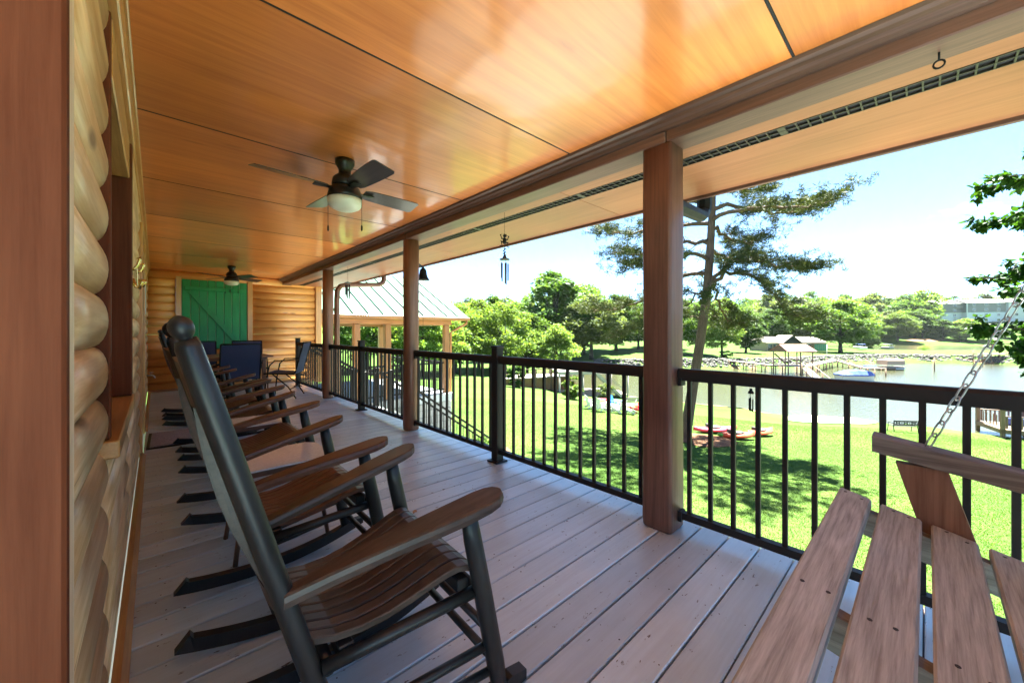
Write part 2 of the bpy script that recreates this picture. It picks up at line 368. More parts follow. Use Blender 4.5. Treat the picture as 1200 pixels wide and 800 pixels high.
M['doormat'] = paint('grey doormat', (0.27, 0.265, 0.28), 0.95, 0, 0.5, 70, 0.5)
M['roof_green'] = paint('pale green metal roof', (0.068, 0.145, 0.112), 0.5, 0.0, 0.05, 3, 0.02, 0.0, spec=0.3)
M['shingle'] = paint('grey shingle', (0.14, 0.125, 0.12), 0.85, 0, 0.25, 14, 0.2)
M['pav_wood'] = wood('orange stained timber', (0.34, 0.14, 0.045), (0.52, 0.24, 0.085), 'Z', 0.8, 0.45, 0.1, 0.1, 0.14)
M['pav_beam'] = wood('orange stained rafter', (0.34, 0.14, 0.045), (0.52, 0.24, 0.085), 'X', 0.8, 0.45, 0.1, 0.1, 0.14)
M['stone'] = paint('pale block', (0.46, 0.43, 0.40), 0.85, 0, 0.18, 9, 0.25, 0, 0.16)
M['mortar'] = paint('mortar', (0.22, 0.20, 0.185), 0.9, 0, 0.15, 9, 0.2)
M['concrete'] = paint('concrete', (0.36, 0.35, 0.33), 0.85, 0, 0.15, 5, 0.15)
M['bounce_patio'] = paint('pale concrete', (0.23, 0.223, 0.212), 0.85, 0, 0.10, 4, 0.1, 0, 0.06)
M['composite'] = paint('grey composite deck', (0.33, 0.33, 0.36), 0.55, 0, 0.1, 8, 0.06, 0, 0.08)
def glassmat():
    m, nt, b = nmat('window glass'); b.inputs['Base Color'].default_value = (0.03, 0.035, 0.035, 1); b.inputs['Roughness'].default_value = 0.04
    b.inputs['Specular IOR Level'].default_value = 0.8
    return m
M['glass'] = glassmat()
def clearglass():
    m = bpy.data.materials.new('clear glass'); m.use_nodes = True; nt = m.node_tree; nt.nodes.clear()
    g = N(nt, 'BsdfGlossy', i_Roughness=0.02); t = N(nt, 'BsdfTransparent'); t.inputs['Color'].default_value = (0.9, 0.93, 0.92, 1)
    fr = N(nt, 'Fresnel', i_IOR=1.5); ms = N(nt, 'MixShader'); o = N(nt, 'OutputMaterial')
    nt.links.new(fr.outputs[0], ms.inputs[0]); nt.links.new(t.outputs[0], ms.inputs[1]); nt.links.new(g.outputs[0], ms.inputs[2]); nt.links.new(ms.outputs[0], o.inputs['Surface'])
    return m
M['clear'] = clearglass()
def groundmat(name, stops, s1=0.35, s2=14.0, bump=0.6, rough=0.9, dist=0.04):
    m, nt, b = nmat(name); L = nt.links.new
    t = N(nt, 'TexCoord')
    a = N(nt, 'TexNoise', i_Scale=s1, i_Detail=5.0, i_Roughness=0.6); L(t.outputs['Object'], a.inputs['Vector'])
    c = N(nt, 'TexNoise', i_Scale=s2, i_Detail=6.0, i_Roughness=0.75); L(t.outputs['Object'], c.inputs['Vector'])
    mm = N(nt, 'Math', operation='MULTIPLY_ADD'); mm.inputs[1].default_value = 0.55; L(c.outputs['Fac'], mm.inputs[0])
    m2 = N(nt, 'Math', operation='MULTIPLY'); m2.inputs[1].default_value = 0.45; L(a.outputs['Fac'], m2.inputs[0]); L(m2.outputs[0], mm.inputs[2])
    rp = ramp(nt, stops); L(mm.outputs[0], rp.inputs['Fac']); L(rp.outputs['Color'], b.inputs['Base Color'])
    b.inputs['Roughness'].default_value = rough; b.inputs['Specular IOR Level'].default_value = 0.04
    bp = N(nt, 'Bump', i_Strength=bump, i_Distance=dist); L(c.outputs['Fac'], bp.inputs['Height']); L(bp.outputs[0], b.inputs['Normal'])
    return m
M['lawn'] = groundmat('mown lawn', [(0.26, (0.025, 0.058, 0.010)), (0.5, (0.054, 0.095, 0.021)), (0.72, (0.115, 0.140, 0.040))], 0.22)
M['sand'] = groundmat('beach sand', [(0.35, (0.38, 0.29, 0.205)), (0.65, (0.52, 0.43, 0.33))], 0.8, 20, 0.3)
M['clay'] = groundmat('clay bank', [(0.35, (0.20, 0.10, 0.05)), (0.65, (0.32, 0.19, 0.11))], 0.8, 10, 0.3)
M['mulch'] = groundmat('bark mulch', [(0.35, (0.07, 0.04, 0.028)), (0.65, (0.22, 0.11, 0.065))], 2.0, 30, 0.9)
M['rock'] = paint('riprap rock', (0.13, 0.118, 0.105), 0.9, 0, 0.3, 2.5, 0.2, 0, 0.35)
def watermat():
    m, nt, b = nmat('lake water'); L = nt.links.new
    b.inputs['Base Color'].default_value = (0.05, 0.05, 0.026, 1); b.inputs['Roughness'].default_value = 0.10; b.inputs['IOR'].default_value = 1.33
    b.inputs['Specular IOR Level'].default_value = 0.5
    t = N(nt, 'TexCoord'); mp = N(nt, 'Mapping'); mp.inputs['Scale'].default_value = (1.0, 2.2, 1); mp.inputs['Rotation'].default_value = (0, 0, 0.5)
    L(t.outputs['Object'], mp.inputs['Vector'])
    a = N(nt, 'TexNoise', i_Scale=1.5, i_Detail=4.0, i_Roughness=0.55); L(mp.outputs[0], a.inputs['Vector'])
    bp = N(nt, 'Bump', i_Strength=0.6, i_Distance=0.12); L(a.outputs['Fac'], bp.inputs['Height']); L(bp.outputs[0], b.inputs['Normal'])
    return m
M['water'] = watermat()
M['bark'] = wood('pine bark', (0.06, 0.038, 0.028), (0.21, 0.14, 0.105), 'Z', 0.9, 0.9, 0, 0.9, 0.15, 0.2, spec=0.1)
M['bark_grey'] = wood('grey bark', (0.035, 0.028, 0.023), (0.10, 0.085, 0.07), 'Z', 0.6, 0.9, 0, 0.6, 0.15, 0.2, spec=0.1)
M['needle'] = leafmat('pine needles', (0.028, 0.044, 0.018), (0.085, 0.092, 0.036), 0.2)
M['maple'] = leafmat('maple leaves', (0.016, 0.052, 0.008), (0.052, 0.115, 0.016), 0.35, 0.4)
M['leaf_light'] = leafmat('light green leaves', (0.074, 0.132, 0.026), (0.165, 0.220, 0.062), 0.42)
M['leaf_mid'] = leafmat('mid green leaves', (0.054, 0.110, 0.023), (0.120, 0.18, 0.046), 0.4)
M['leaf_dark'] = leafmat('dark green leaves', (0.038, 0.080, 0.023), (0.088, 0.136, 0.043), 0.35)
M['leaf_olive'] = leafmat('grey green leaves', (0.066, 0.095, 0.038), (0.136, 0.162, 0.070), 0.35)
# ------------------------------------------------------------------ terrain and water
ZW = -6.4
def L_(pts): return np.array([loc(d, s) for d, s in pts])
near_shore = [(67,0),(57,6.3),(49,10.9),(44.8,13.9),(40,19.4),(37.8,22.6),(35,23.7),(33.4,28.5),(31.2,31.8),(28.8,34.5),(27.4,36.5),(22.5,40),(17,60),(8,100),(-30,160)]
far_shore = [(20,320),(45,250),(70,170),(82,128),(89,118.5),(95,109.6),(97.7,99.6),(96,88),(88,70),(83.5,62),(81,50.3),(80,44),(80,35.5),(79,17.5),(76,6),(72,0)]
LAKE = L_(near_shore + far_shore)
COVE = L_([(139,133),(137,150),(139,175),(134,230),(110,330),(150,420),(215,300),(224,240),(228,215),(230,180),(222,160),(190,140),(160,133)])
def sdf(P, poly):
    "distance to the polygon's edge, negative inside"
    A = poly; B = np.roll(poly, -1, 0); d = np.full(len(P), 1e9); ins = np.zeros(len(P), bool)
    for a, b in zip(A, B):
        ab = b-a; t = np.clip(((P-a)@ab)/(ab@ab), 0, 1)
        q = P-(a+t[:, None]*ab); d = np.minimum(d, np.hypot(q[:, 0], q[:, 1]))
        c = (a[1] > P[:, 1]) != (b[1] > P[:, 1])
        with np.errstate(divide='ignore', invalid='ignore'):
            xi = (b[0]-a[0])*(P[:, 1]-a[1])/(b[1]-a[1]) + a[0]
        ins ^= c & (P[:, 0] < xi)
    return np.where(ins, -d, d)
def sst(a, b, x): t = np.clip((x-a)/(b-a), 0, 1); return t*t*(3-2*t)
def ground_z(P):
    P = np.atleast_2d(np.asarray(P, float)); x, y = P[:, 0], P[:, 1]
    d = x*SY_ + y*CY_; s = x*CY_ - y*SY_
    dl = sdf(P, LAKE); dc = sdf(P, COVE); r = np.hypot(d, s)
    near = 0.12 + 3.15*(1-np.exp(-(np.maximum(dl, 0)/17.0)**1.7)) + 0.05*np.sin(x*.31)*np.sin(y*.27)
    far_bank = 1.45*sst(0, 2.6, dl) + 0.15
    far = far_bank + 2.0*sst(6, 45, dl)*sst(75, 48, s) - 0.0
    wfar = sst(56, 66, d + np.maximum(0, 8-s)*0.6)
    h = near*(1-wfar) + far*wfar
    h = np.where(dc < 14, np.minimum(h, 0.1+1.5*sst(0, 9, dc)+0.02*np.maximum(dc, 0)), h)
    hill = 24*sst(225, 470, r) * (0.8+0.2*np.sin(x*.008+1)*np.cos(y*.011))
    hill *= sst(4, 60, dc)
    hill *= sst(-0.2, 0.15, d/np.maximum(r, 1)+0.1)
    h = h + hill
    h = np.where(dl < 0, np.maximum(-1.6, dl*0.25), h); h = np.where(dc < 0, np.maximum(-1.6, dc*0.3), h)
    return ZW + h
def gz(x, y): return float(ground_z([(x, y)])[0])
def make_ground():
    ang = np.concatenate([np.linspace(-75, 75, 420), np.linspace(79, 281, 52)])
    rad = np.concatenate([[0.5], np.geomspace(2.5, 1800, 250)])
    A, Rr = np.meshgrid(np.radians(ang), rad)
    d, s = Rr*np.cos(A), Rr*np.sin(A)
    X = s*CY_ + d*SY_; Y = -s*SY_ + d*CY_
    P = np.stack([X.ravel(), Y.ravel()], 1); Z = ground_z(P)
    V = np.column_stack([P, Z]); na = len(ang); nr = len(rad)
    i, j = np.meshgrid(np.arange(nr-1), np.arange(na), indexing='ij'); j2 = (j+1) % na
    F = np.stack([i*na+j, i*na+j2, (i+1)*na+j2, (i+1)*na+j], -1).reshape(-1, 4)
    F = F[:, ::-1]
    o = link('ground', np_mesh('ground', V, F, M['lawn'], True)); struct(o)
make_ground()
wm_ = MB(); c_ = loc(150, 60)
wm_.add([(c_[0]-420, c_[1]-420, 0), (c_[0]+420, c_[1]-420, 0), (c_[0]+420, c_[1]+420, 0), (c_[0]-420, c_[1]+420, 0)], [(0, 1, 2, 3)])
struct(wm_.build('lake_water', M['water'], None, (0, 0, ZW)))
def patch(name, poly, mat, up=0.02, rows=7, lift=0.0):
    "a sheet laid on the ground inside a closed outline"
    poly = np.array(poly); c = poly.mean(0); n = len(poly); V = [(c[0], c[1], gz(*c)+up+lift)]; F = []
    for k in range(1, rows+1):
        q = c+(poly-c)*(k/rows); z = ground_z(q)+up+lift*(1-(k/rows)**2)
        V += [(a[0], a[1], b) for a, b in zip(q, z)]
    m = MB(); m.v = V
    for j in range(n): m.face((0, 1+j, 1+(j+1) % n), True)
    for k in range(rows-1):
        b = 1+k*n
        for j in range(n): m.face((b+j, b+n+j, b+n+(j+1) % n, b+(j+1) % n), True)
    return struct(m.build(name, mat))
def blob_outline(cx, cy, rx, ry, rot, n=36, wob=0.1, seed=1):
    r_ = random.Random(seed); ph = [r_.uniform(0, 6.3) for _ in range(3)]; out = []
    for k in range(n):
        a = 2*math.pi*k/n; w = 1+wob*(math.sin(2*a+ph[0])+.6*math.sin(3*a+ph[1])+.4*math.sin(5*a+ph[2]))/1.6
        u, v = rx*w*math.cos(a), ry*w*math.sin(a)
        out.append((cx+u*math.cos(rot)-v*math.sin(rot), cy+u*math.sin(rot)+v*math.cos(rot)))
    return out
# clay strip at the water line of the far bank and sand bar beside the boathouse
def strip(name, line, mat, w0, w1, up=0.03):
    m = MB(); P = L_(line); rows = []
    dense = []
    for a, b in zip(P[:-1], P[1:]):
        k = max(2, int(np.hypot(*(b-a))/2.0))
        dense += [a+(b-a)*i/k for i in range(k)]
    dense.append(P[-1]); dense = np.array(dense)
    t = np.gradient(dense, axis=0); nn = np.stack([-t[:, 1], t[:, 0]], 1); nn /= np.hypot(nn[:, 0], nn[:, 1])[:, None]
    for w in np.linspace(w0, w1, 5):
        q = dense+nn*(w+0.35*np.sin(dense[:, :1]*.9)+.2*np.sin(dense[:, 1:]*2.1)); z = ground_z(q)+up
        rows.append(np.column_stack([q, z]))
    n = len(dense)
    for r_ in rows: m.v += [tuple(p) for p in r_]
    for i in range(4):
        for j in range(n-1): m.face((i*n+j, i*n+j+1, (i+1)*n+j+1, (i+1)*n+j), True)
    return struct(m.build(name, mat))
strip('clay_bank', [(89,118.5),(95,109.6),(97.7,99.6),(96,88),(88,70),(83.5,62),(81,50.3),(80,44)], M['clay'], -0.9, 1.1)
strip('shore_path', [(44.8,13.9),(40,19.4),(37.8,22.6),(35,23.7)], M['clay'], -0.5, 0.6)
bx, by = loc(32.0, 26.2)
patch('beach', blob_outline(bx, by, 3.5, 2.3, math.atan2(-SY_, CY_)+0.12, 40, 0.12, 3), M['sand'], 0.07, 8)
# ------------------------------------------------------------------ deck
H_CEIL = 2.30
SP = 0.1462; SEAM0 = 1.0326; X_IN, X_OUT = -0.085, 2.37
deck = struct(MB().box(X_IN, X_OUT, -3.75, 9.87, -0.24, -0.036).build('deck', M['beam']))  # stretch behind the camera is unseen, added to bounce sunlight inward
def plank_mesh(seed):
    r_ = random.Random(seed); g_ = .0034+r_.uniform(0, .0012)
    m = MB().box(X_IN, X_OUT, -SP/2+g_, SP/2-g_, -0.032, 0.0, 0.004); nb_ = len(m.f)
    for xj in (0.02, .43, .84, 1.25, 1.66, 2.07, 2.30):       # nail heads over each joist
        for yj in (-.045, .045):
            if r_.random() < .12: continue
            cx_, cy_ = xj+r_.uniform(-.02, .02), yj+r_.uniform(-.010, .010); rr_ = r_.uniform(.0024, .0040)
            m.lathe([(rr_, -.001), (rr_*.9, .0004)], (cx_, cy_, 0), 7, False)
    me = m.mesh('plank', M['deck']); me.materials.append(M['nail'])
    me.polygons.foreach_set('material_index', [0]*nb_+[1]*(len(m.f)-nb_)); return me
M['nail'] = paint('rusty nail head', (.035, .028, .025), .8, 0, .2, 30, 0)
plm = [plank_mesh(s_) for s_ in range(7)]
k0 = math.ceil((-3.74-SEAM0)/SP); k1 = math.floor((9.87-SEAM0)/SP)+1
for k in range(k0, k1):
    y = SEAM0+SP*(k+.5)
    link('plank', plm[rnd.randrange(7)], deck, (0, y+rnd.uniform(-.0012, .0012), rnd.uniform(-.0012, .0012)), (0, 0, rnd.uniform(-.0004, .0004)))
for y, wh in ((-1.1, 'the hanging swing'), (1.05, 'the dark squared post'), (4.05, 'the round post with the bell'), (6.97, 'the far round post'), (9.5, 'the top of the stairs')):
    zg = gz(2.2, y)
    tag(MB().box(2.1, 2.24, y-.07, y+.07, zg-.1, -0.242, .008).build('deck_support', M['post']), 'square timber support under the porch deck below '+wh, 'support', 'timber supports under the deck')
# unseen deck added round the house corner to throw sunlight into the porch
bounce_deck = struct(MB().box(-4.2, -0.09, -3.75, 0.70, -0.24, -0.036).build('bounce_deck', M['beam']))
sp_ = MB().box(-4.2, -0.092, -SP/2+.004, SP/2-.004, -0.032, 0.0, 0.004).mesh('plank', M['deck'])
for k in range(k0, math.floor((0.70-SEAM0)/SP)):
    link('plank', sp_, bounce_deck, (0, SEAM0+SP*(k+.5), rnd.uniform(-.001, .001)))
# concrete patio, unseen, added to bounce sunlight up under the porch roof
zp = max(gz(3, -7), gz(3, 8), gz(7.4, 0), gz(4, 4))+.04
bounce_patio = struct(MB().box(-0.2, 8.6, -9.0, 8.6, zp-.5, zp-.012).build('bounce_patio', M['mortar']))
for i in range(4):
    for j in range(9):
        MB().box(-0.2+2.2*i+.006, -0.2+2.2*(i+1)-.006, -9.0+1.9555*j+.006, -9.0+1.9555*(j+1)-.006, zp-.011, zp+rnd.uniform(-.003, .003), .004).build('slab', M['bounce_patio'], bounce_patio)
# ------------------------------------------------------------------ log house (wall behind the rockers and the end wall)
house = empty('log_house', (-0.3, 4, gz(-0.3, 4)), 0, 'log sided house wall along the porch with window and green shutter', 'house')
HL = Vector(house.location)
def hp(mb, name, mat, parent=house):
    o = mb.build(name, mat, parent)
    if parent is house: o.location = -HL
    return o
LH = 0.1523
def log_y(y0, y1, zc):
    m = MB(); prof = [(-0.26, zc-LH/2+.001)]
    for k in range(0, 11):
        a = R(-78+15.6*k); prof.append((-0.138+0.036*math.cos(a), zc+(LH/2-.001)*math.sin(a)/math.sin(R(78))))
    prof.append((-0.26, zc+LH/2-.001))
    n = max(2, int((y1-y0)/.6)); ph = rnd.uniform(0, 6)
    rings = [[(x, y0+(y1-y0)*i/n, z) for x, z in prof] for i in range(n+1)]
    b = len(m.v); m.loft(rings, True)
    return hp(m, 'log', M['log_y'])
def log_x(x0, x1, zc):
    m = MB(); prof = [(9.98, zc-LH/2+.001)]
    for k in range(0, 9):
        a = R(-78+19.5*k); prof.append((9.846-0.036*math.cos(a), zc+(LH/2-.001)*math.sin(a)/math.sin(R(78))))
    prof.append((9.98, zc+LH/2-.001))
    m.loft([[(x0, y, z) for y, z in prof], [(x1, y, z) for y, z in prof]], True)
    return hp(m, 'log', M['log_x'])
for i in range(15):
    zc = .012+LH*(i+.5)
    log_y(0.845, 1.655, zc)
    if zc < 0.74 or zc > 1.98: log_y(1.655, 2.86, zc)
    log_y(2.86, 4.80, zc)
    if zc > 2.12: log_y(4.80, 5.98, zc)
    log_y(5.98, 9.852, zc)
    if zc < 0.76 or zc > 2.2: log_x(-0.20, 2.76, zc)
    else:
        log_x(-0.20, 0.285, zc); log_x(1.525, 2.76, zc)
# trims
hp(MB().box(-0.46, -0.080, 0.715, 0.745, 0, 2.296, .004), 'casing', M['dark_trim'])
hp(MB().box(-0.30, -0.086, 0.7465, 0.843, 0, 2.297, .006), 'trim_board', M['pale_trim'])
hp(MB().box(-4.0, -0.463, 0.76, 0.86, 0, 2.6), 'end_wall', M['log_x'])
hp(MB().box(-4.0, -0.2, -0.74, 0.75, 2.305, 2.32), 'overhang_board', M['ceiling'])
hp(MB().prism([(-0.101, 0.001), (-0.062, 0.001), (-0.062, 0.016), (-0.080, 0.036), (-0.101, 0.042)], 'Y', 0.845, 4.79), 'base_shoe', M['trim_y'])
hp(MB().prism([(-0.101, 0.001), (-0.062, 0.001), (-0.062, 0.016), (-0.080, 0.036), (-0.101, 0.042)], 'Y', 5.99, 9.79), 'base_shoe', M['trim_y'])
for k, (a, b, c, d) in enumerate([(-.15, -.092, 2.215, 2.298), (-.15, -.070, 2.262, 2.2975)]):
    hp(MB().box(a, b, 0.75, 9.8, c, d, .004), 'crown_trim', M['trim_y'])
hp(MB().box(-.15, -.078, 1.60, 2.90, 2.085, 2.213, .005), 'head_trim', M['trim_y'])
win = hp(MB().box(-0.255, -0.235, 1.66, 2.80, 0.80, 1.90), 'window', M['glass'])
for nm, bx_, mt in [('frame', (-.235, -.098, 1.657, 1.695, 0.80, 2.08), 'dark_trim'), ('frame', (-.235, -.088, 2.755, 2.855, 0.80, 2.08), 'dark_trim'),
                    ('frame', (-.236, -.096, 1.697, 2.753, 1.90, 2.082), 'trim_y'), ('sill', (-.24, -.078, 1.64, 2.88, 0.745, 0.798), 'trim_y'),
                    ('sash', (-.232, -.19, 1.696, 1.76, 0.80, 1.898), 'white'), ('sash', (-.232, -.19, 2.69, 2.754, 0.80, 1.898), 'trim'), ('meeting_rail', (-.232, -.2, 1.762, 2.688, 1.33, 1.37), 'trim_y')]:
    MB().box(*bx_, .004).build(nm, M[mt], win)
door = hp(MB().box(-0.24, -0.20, 4.90, 5.88, 0.015, 2.08, .004), 'door', M['dark_trim'])
for bx_ in [(-.25, -.085, 4.805, 4.895, .002, 2.11), (-.25, -.085, 5.885, 5.975, .002, 2.11), (-.251, -.087, 4.897, 5.883, 2.085, 2.112)]:
    MB().box(*bx_, .004).build('door_frame', M['trim'], door)
MB().box(-.198, -.194, 5.1, 5.68, .95, 1.95, .001).build('pane', M['glass'], door)
MB().lathe([(.012, 0), (.012, .04), (.028, .045), (.03, .065), (.018, .08)], (-.2, 5.80, 1.0), 12, True, 'X').build('handle', M['brass'], door)
# end wall trims and green shutter
hp(MB().box(0.287, 0.368, 9.79, 9.9, 0.765, 2.2, .004), 'casing', M['trim'])
hp(MB().box(1.432, 1.523, 9.79, 9.9, 0.765, 2.2, .004), 'casing', M['trim'])
hp(MB().box(2.765, 2.90, 9.77, 10.0, -0.05, 2.28, .01), 'corner_post', M['trim'])
hp(MB().box(0.37, 1.43, 9.90, 9.95, 0.765, 2.2), 'shutter_backing', M['mortar'])
M['pale_green'] = paint('worn pale green edge', (0.25, 0.42, 0.28), .6)
sh = hp(MB().box(0.373, 1.427, 9.8185, 9.898, 0.79, 2.15), 'shutter', M['pale_green'])
nb = 8; bw = 1.056/nb
for k in range(nb):
    MB().box(0.372+bw*k+.006, 0.372+bw*(k+1)-.006, 9.806, 9.818, 0.79, 2.155+rnd.uniform(-.003, .003), .004).build('board', M['green'], sh)
MB().box(0.41, 1.40, 9.775, 9.8055, 1.945, 2.02, .004).build('rail', M['green'], sh)
MB().bar((0.50, 9.790, 1.93), (1.32, 9.790, 0.83), 0.028, 0.085, up=(1, 0, .75)).build('brace', M['green'], sh)
MB().box(1.12, 1.14, 9.762, 9.774, 1.94, 2.0, .002).build('hook', M['black'], sh)
# lower storey below the deck so the house stands on the ground
zf = min(gz(-.3, -2), gz(-.3, 9.8), gz(2.8, 9.9))-.3
hp(MB().box(-0.62, -0.25, 0.75, 9.98, zf, -0.245), 'foundation_wall', M['concrete'])
hp(MB().box(-0.25, 2.78, 9.87, 9.99, zf, -0.245), 'foundation_wall', M['concrete'])
hp(MB().box(2.6, 2.77, 9.99, 14.5, zf, 2.2), 'side_wall', M['log_y'])
hp(MB().box(-0.10, 2.76, 9.795, 9.85, 0.001, 0.040, .004), 'base_shoe', M['pav_beam'])
# brass hooks, framed plaque, faucet on the wall
def brass_hook(y, z, lab, g):
    m = MB().box(-.102, -.094, y-.02, y+.02, z-.07, z+.07, .003)
    o = tag(empty('wall_hook', (-.098, y, z), 0, lab, 'hook', g), lab, 'hook', g)
    l = (.098, -y, -z)
    m.build('back_plate', M['brass'], o, l)
    MB().tube([(-.095, y, z+.04), (-.085, y, z+.045), (-.072, y, z+.07), (-.064, y, z+.10), (-.070, y, z+.11)], [.008, .008, .008, .008, .012], 8).build('upper_prong', M['brass'], o, l)
    MB().tube([(-.095, y, z-.01), (-.080, y, z-.055), (-.068, y, z-.062), (-.056, y, z-.03), (-.060, y, z-.01)], [.009, .009, .009, .009, .012], 8).build('lower_prong', M['brass'], o, l)
brass_hook(3.02, 1.43, 'large curled brass double hook on the log wall beside the window', None)
brass_hook(3.95, 1.52, 'smaller brass double hook on the log wall between window and door', None)
o = empty('framed_plaque', (-.1, 6.3, 1.5), 0, 'narrow pale framed plaque hanging on the log wall past the door', 'plaque')
MB().box(-.005, .018, -.10, .10, -.17, .17, .004).build('frame', M['white'], o)
MB().box(.0181, .020, -.075, .075, -.145, .145).build('panel', M['glass'], o)
o = empty('hose_faucet', (-.1, 8.6, .42), 0, 'small metal hose faucet low on the log wall near the end wall', 'faucet')
MB().tube([(-.01, 0, 0), (.06, 0, 0), (.085, 0, -.015), (.09, 0, -.05)], .013, 8).build('spout', M['steel'], o)
MB().lathe([(.006, 0), (.006, .03), (.03, .032), (.03, .042), (.006, .044)], (.045, 0, .01), 10).build('valve_handle', M['steel'], o)
# ------------------------------------------------------------------ porch roof
porch = empty('porch_roof', (2.18, 4, 0), 0, 'porch roof with glossy orange plywood ceiling, dark beam and round log posts', 'porch roof')
PL = Vector(porch.location)
def pp(mb, name, mat, parent=porch):
    o = mb.build(name, mat, parent)
    if parent is porch: o.location = -PL
    return o
ys = [-0.74, 0.39, 1.61, 2.83, 4.05, 5.27, 6.49, 7.71, 8.93, 9.86]
for a, b in zip(ys[:-1], ys[1:]):
    pp(MB().box(-0.20, 2.06, a+.006, b-.006, H_CEIL, H_CEIL+.014), 'ceiling_panel', M['ceiling'])
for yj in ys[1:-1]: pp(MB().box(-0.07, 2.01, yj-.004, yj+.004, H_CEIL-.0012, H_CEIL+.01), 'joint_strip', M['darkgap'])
pp(MB().box(-0.2, 2.06, -0.74, 9.86, H_CEIL+.018, H_CEIL+.03), 'ceiling_backing', M['darkgap'])
XB0, XB1, ZB = 2.075, 2.245, 2.175
for a, b in zip([-0.74, 0.99, 4.02, 6.98], [0.985, 4.015, 6.975, 9.79]):
    pp(MB().box(XB0, XB1, a, b, ZB, 2.42, .006), 'beam', M['beam'])
pp(MB().prism([(2.073, 2.232), (2.060, 2.236), (2.052, 2.252), (2.036, 2.262), (2.030, 2.276), (2.012, 2.284), (2.006, 2.2985), (2.073, 2.2985)], 'Y', -0.74, 9.79), 'crown_molding', M['beam'])
ZS = 2.195; XE = 3.17
sy = [-0.74, -0.52, 1.92, 4.36, 6.80, 9.24, 10.3]
for a, b in zip(sy[:-1], sy[1:]):
    pp(MB().box(2.247, 2.405, a+.002, b-.002, ZS, ZS+.012, .002), 'soffit_panel', M['soffit'])
    pp(MB().box(2.520, XE-.02, a+.002, b-.002, ZS, ZS+.012, .002), 'soffit_panel', M['soffit'])
vent = MB().box(2.40, 2.525, -0.74, 10.3, ZS+.009, ZS+.0115)
vo = pp(vent, 'vent_strip', M['darkgap'])
g = MB()
g.box(2.408, 2.413, -0.74, 10.3, ZS-.002, ZS+.0085); g.box(2.460, 2.465, -0.74, 10.3, ZS-.002, ZS+.008); g.box(2.512, 2.517, -0.74, 10.3, ZS-.002, ZS+.0085)
y = -0.74; k = 0
while y < 10.25:
    wd = .034 if k % 26 == 25 else .0065
    g.box(2.413, 2.4598, y, y+wd, ZS-.001, ZS+.008); g.box(2.4652, 2.512, y, y+wd, ZS-.001, ZS+.008)
    y += .050+(.03 if k % 26 == 25 else 0); k += 1
g.build('vent_grille', M['bronze'], vo)
pp(MB().box(XE-.018, XE+.012, -0.74, 10.3, ZS-.022, ZS+.17, .003), 'fascia', M['beam'])
gut = pp(MB().prism([(XE+.014, ZS+.02), (XE+.09, ZS+.02), (XE+.125, ZS+.075), (XE+.125, ZS+.135), (XE+.118, ZS+.135), (XE+.118, ZS+.078), (XE+.087, ZS+.028), (XE+.022, ZS+.028), (XE+.022, ZS+.135), (XE+.014, ZS+.135)], 'Y', -0.74, 10.3), 'gutter', M['bronze'])
# roof plane rising to a ridge behind the wall
rf = MB().prism([(XE+.05, ZS+.175), (-3.4, 5.4), (-10.0, 2.4), (-10.0, 2.3), (-3.4, 5.25), (-.2, 3.9), (XE+.02, ZS+.16), (XE+.02, ZS+.172)], 'Y', -0.74, 10.3)
rf = MB().add([(XE+.05, -0.76, ZS+.175), (-3.4, -0.76, 5.4), (-3.4, 10.3, 5.4), (XE+.05, 10.3, ZS+.175), (-10, -0.76, 2.4), (-10, 10.3, 2.4)], [(0, 1, 2, 3), (1, 4, 5, 2)])
rf.add([(XE+.02, -0.76, ZS+.15), (-3.4, -0.76, 5.34), (-3.4, 10.3, 5.34), (XE+.02, 10.3, ZS+.15), (-10, -0.76, 2.34), (-10, 10.3, 2.34)], [(3, 2, 1, 0), (2, 5, 4, 1)])
rf.add([(XE+.05, -0.76, ZS+.175), (XE+.05, 10.3, ZS+.175), (XE+.02, 10.3, ZS+.15), (XE+.02, -0.76, ZS+.15)], [(0, 1, 2, 3)])
pp(rf, 'roof_covering', M['shingle'])
pp(MB().add([(2.2, -0.745, ZS+.2), (-3.4, -0.745, 5.33), (-9.9, -0.745, 2.4), (-9.9, -0.745, 2.3), (2.2, -0.745, 2.31)], [(0, 1, 2, 3, 4)]), 'gable_end', M['log_x'])
pp(MB().add([(2.2, 10.02, ZS+.2), (-3.4, 10.02, 5.33), (-9.9, 10.02, 2.4), (-9.9, 10.02, 2.3), (2.2, 10.02, 2.2)], [(0, 1, 2, 3, 4)]), 'gable_end', M['log_x'])
def rounded_sq(cx, cy, hw, rad, n=4):
    out = []
    for q, (sx, sy_) in enumerate(((1, 1), (-1, 1), (-1, -1), (1, -1))):
        for k in range(n+1):
            a = math.pi/2*(q+k/n)
            out.append((cx+sx*(hw-rad)+rad*math.cos(a), cy+sy_*(hw-rad)+rad*math.sin(a)))
    return out
def log_post(y, hw, rad, x=2.165):
    rings = []
    for z, e in ((0.001, -.006), (.012, 0), (.06, .003), (.5, .001), (1.1, -.001), (1.7, .002), (ZB-.001, 0)):
        rings.append([(px, py, z) for px, py in rounded_sq(x, y, hw+e, rad)])
    return pp(MB().loft(rings, True), 'post', M['post' if rad < .05 else 'post_lit'])
log_post(1.045, .086, .022); log_post(4.05, .083, .07); log_post(6.97, .083, .075); log_post(-.60, .086, .022)
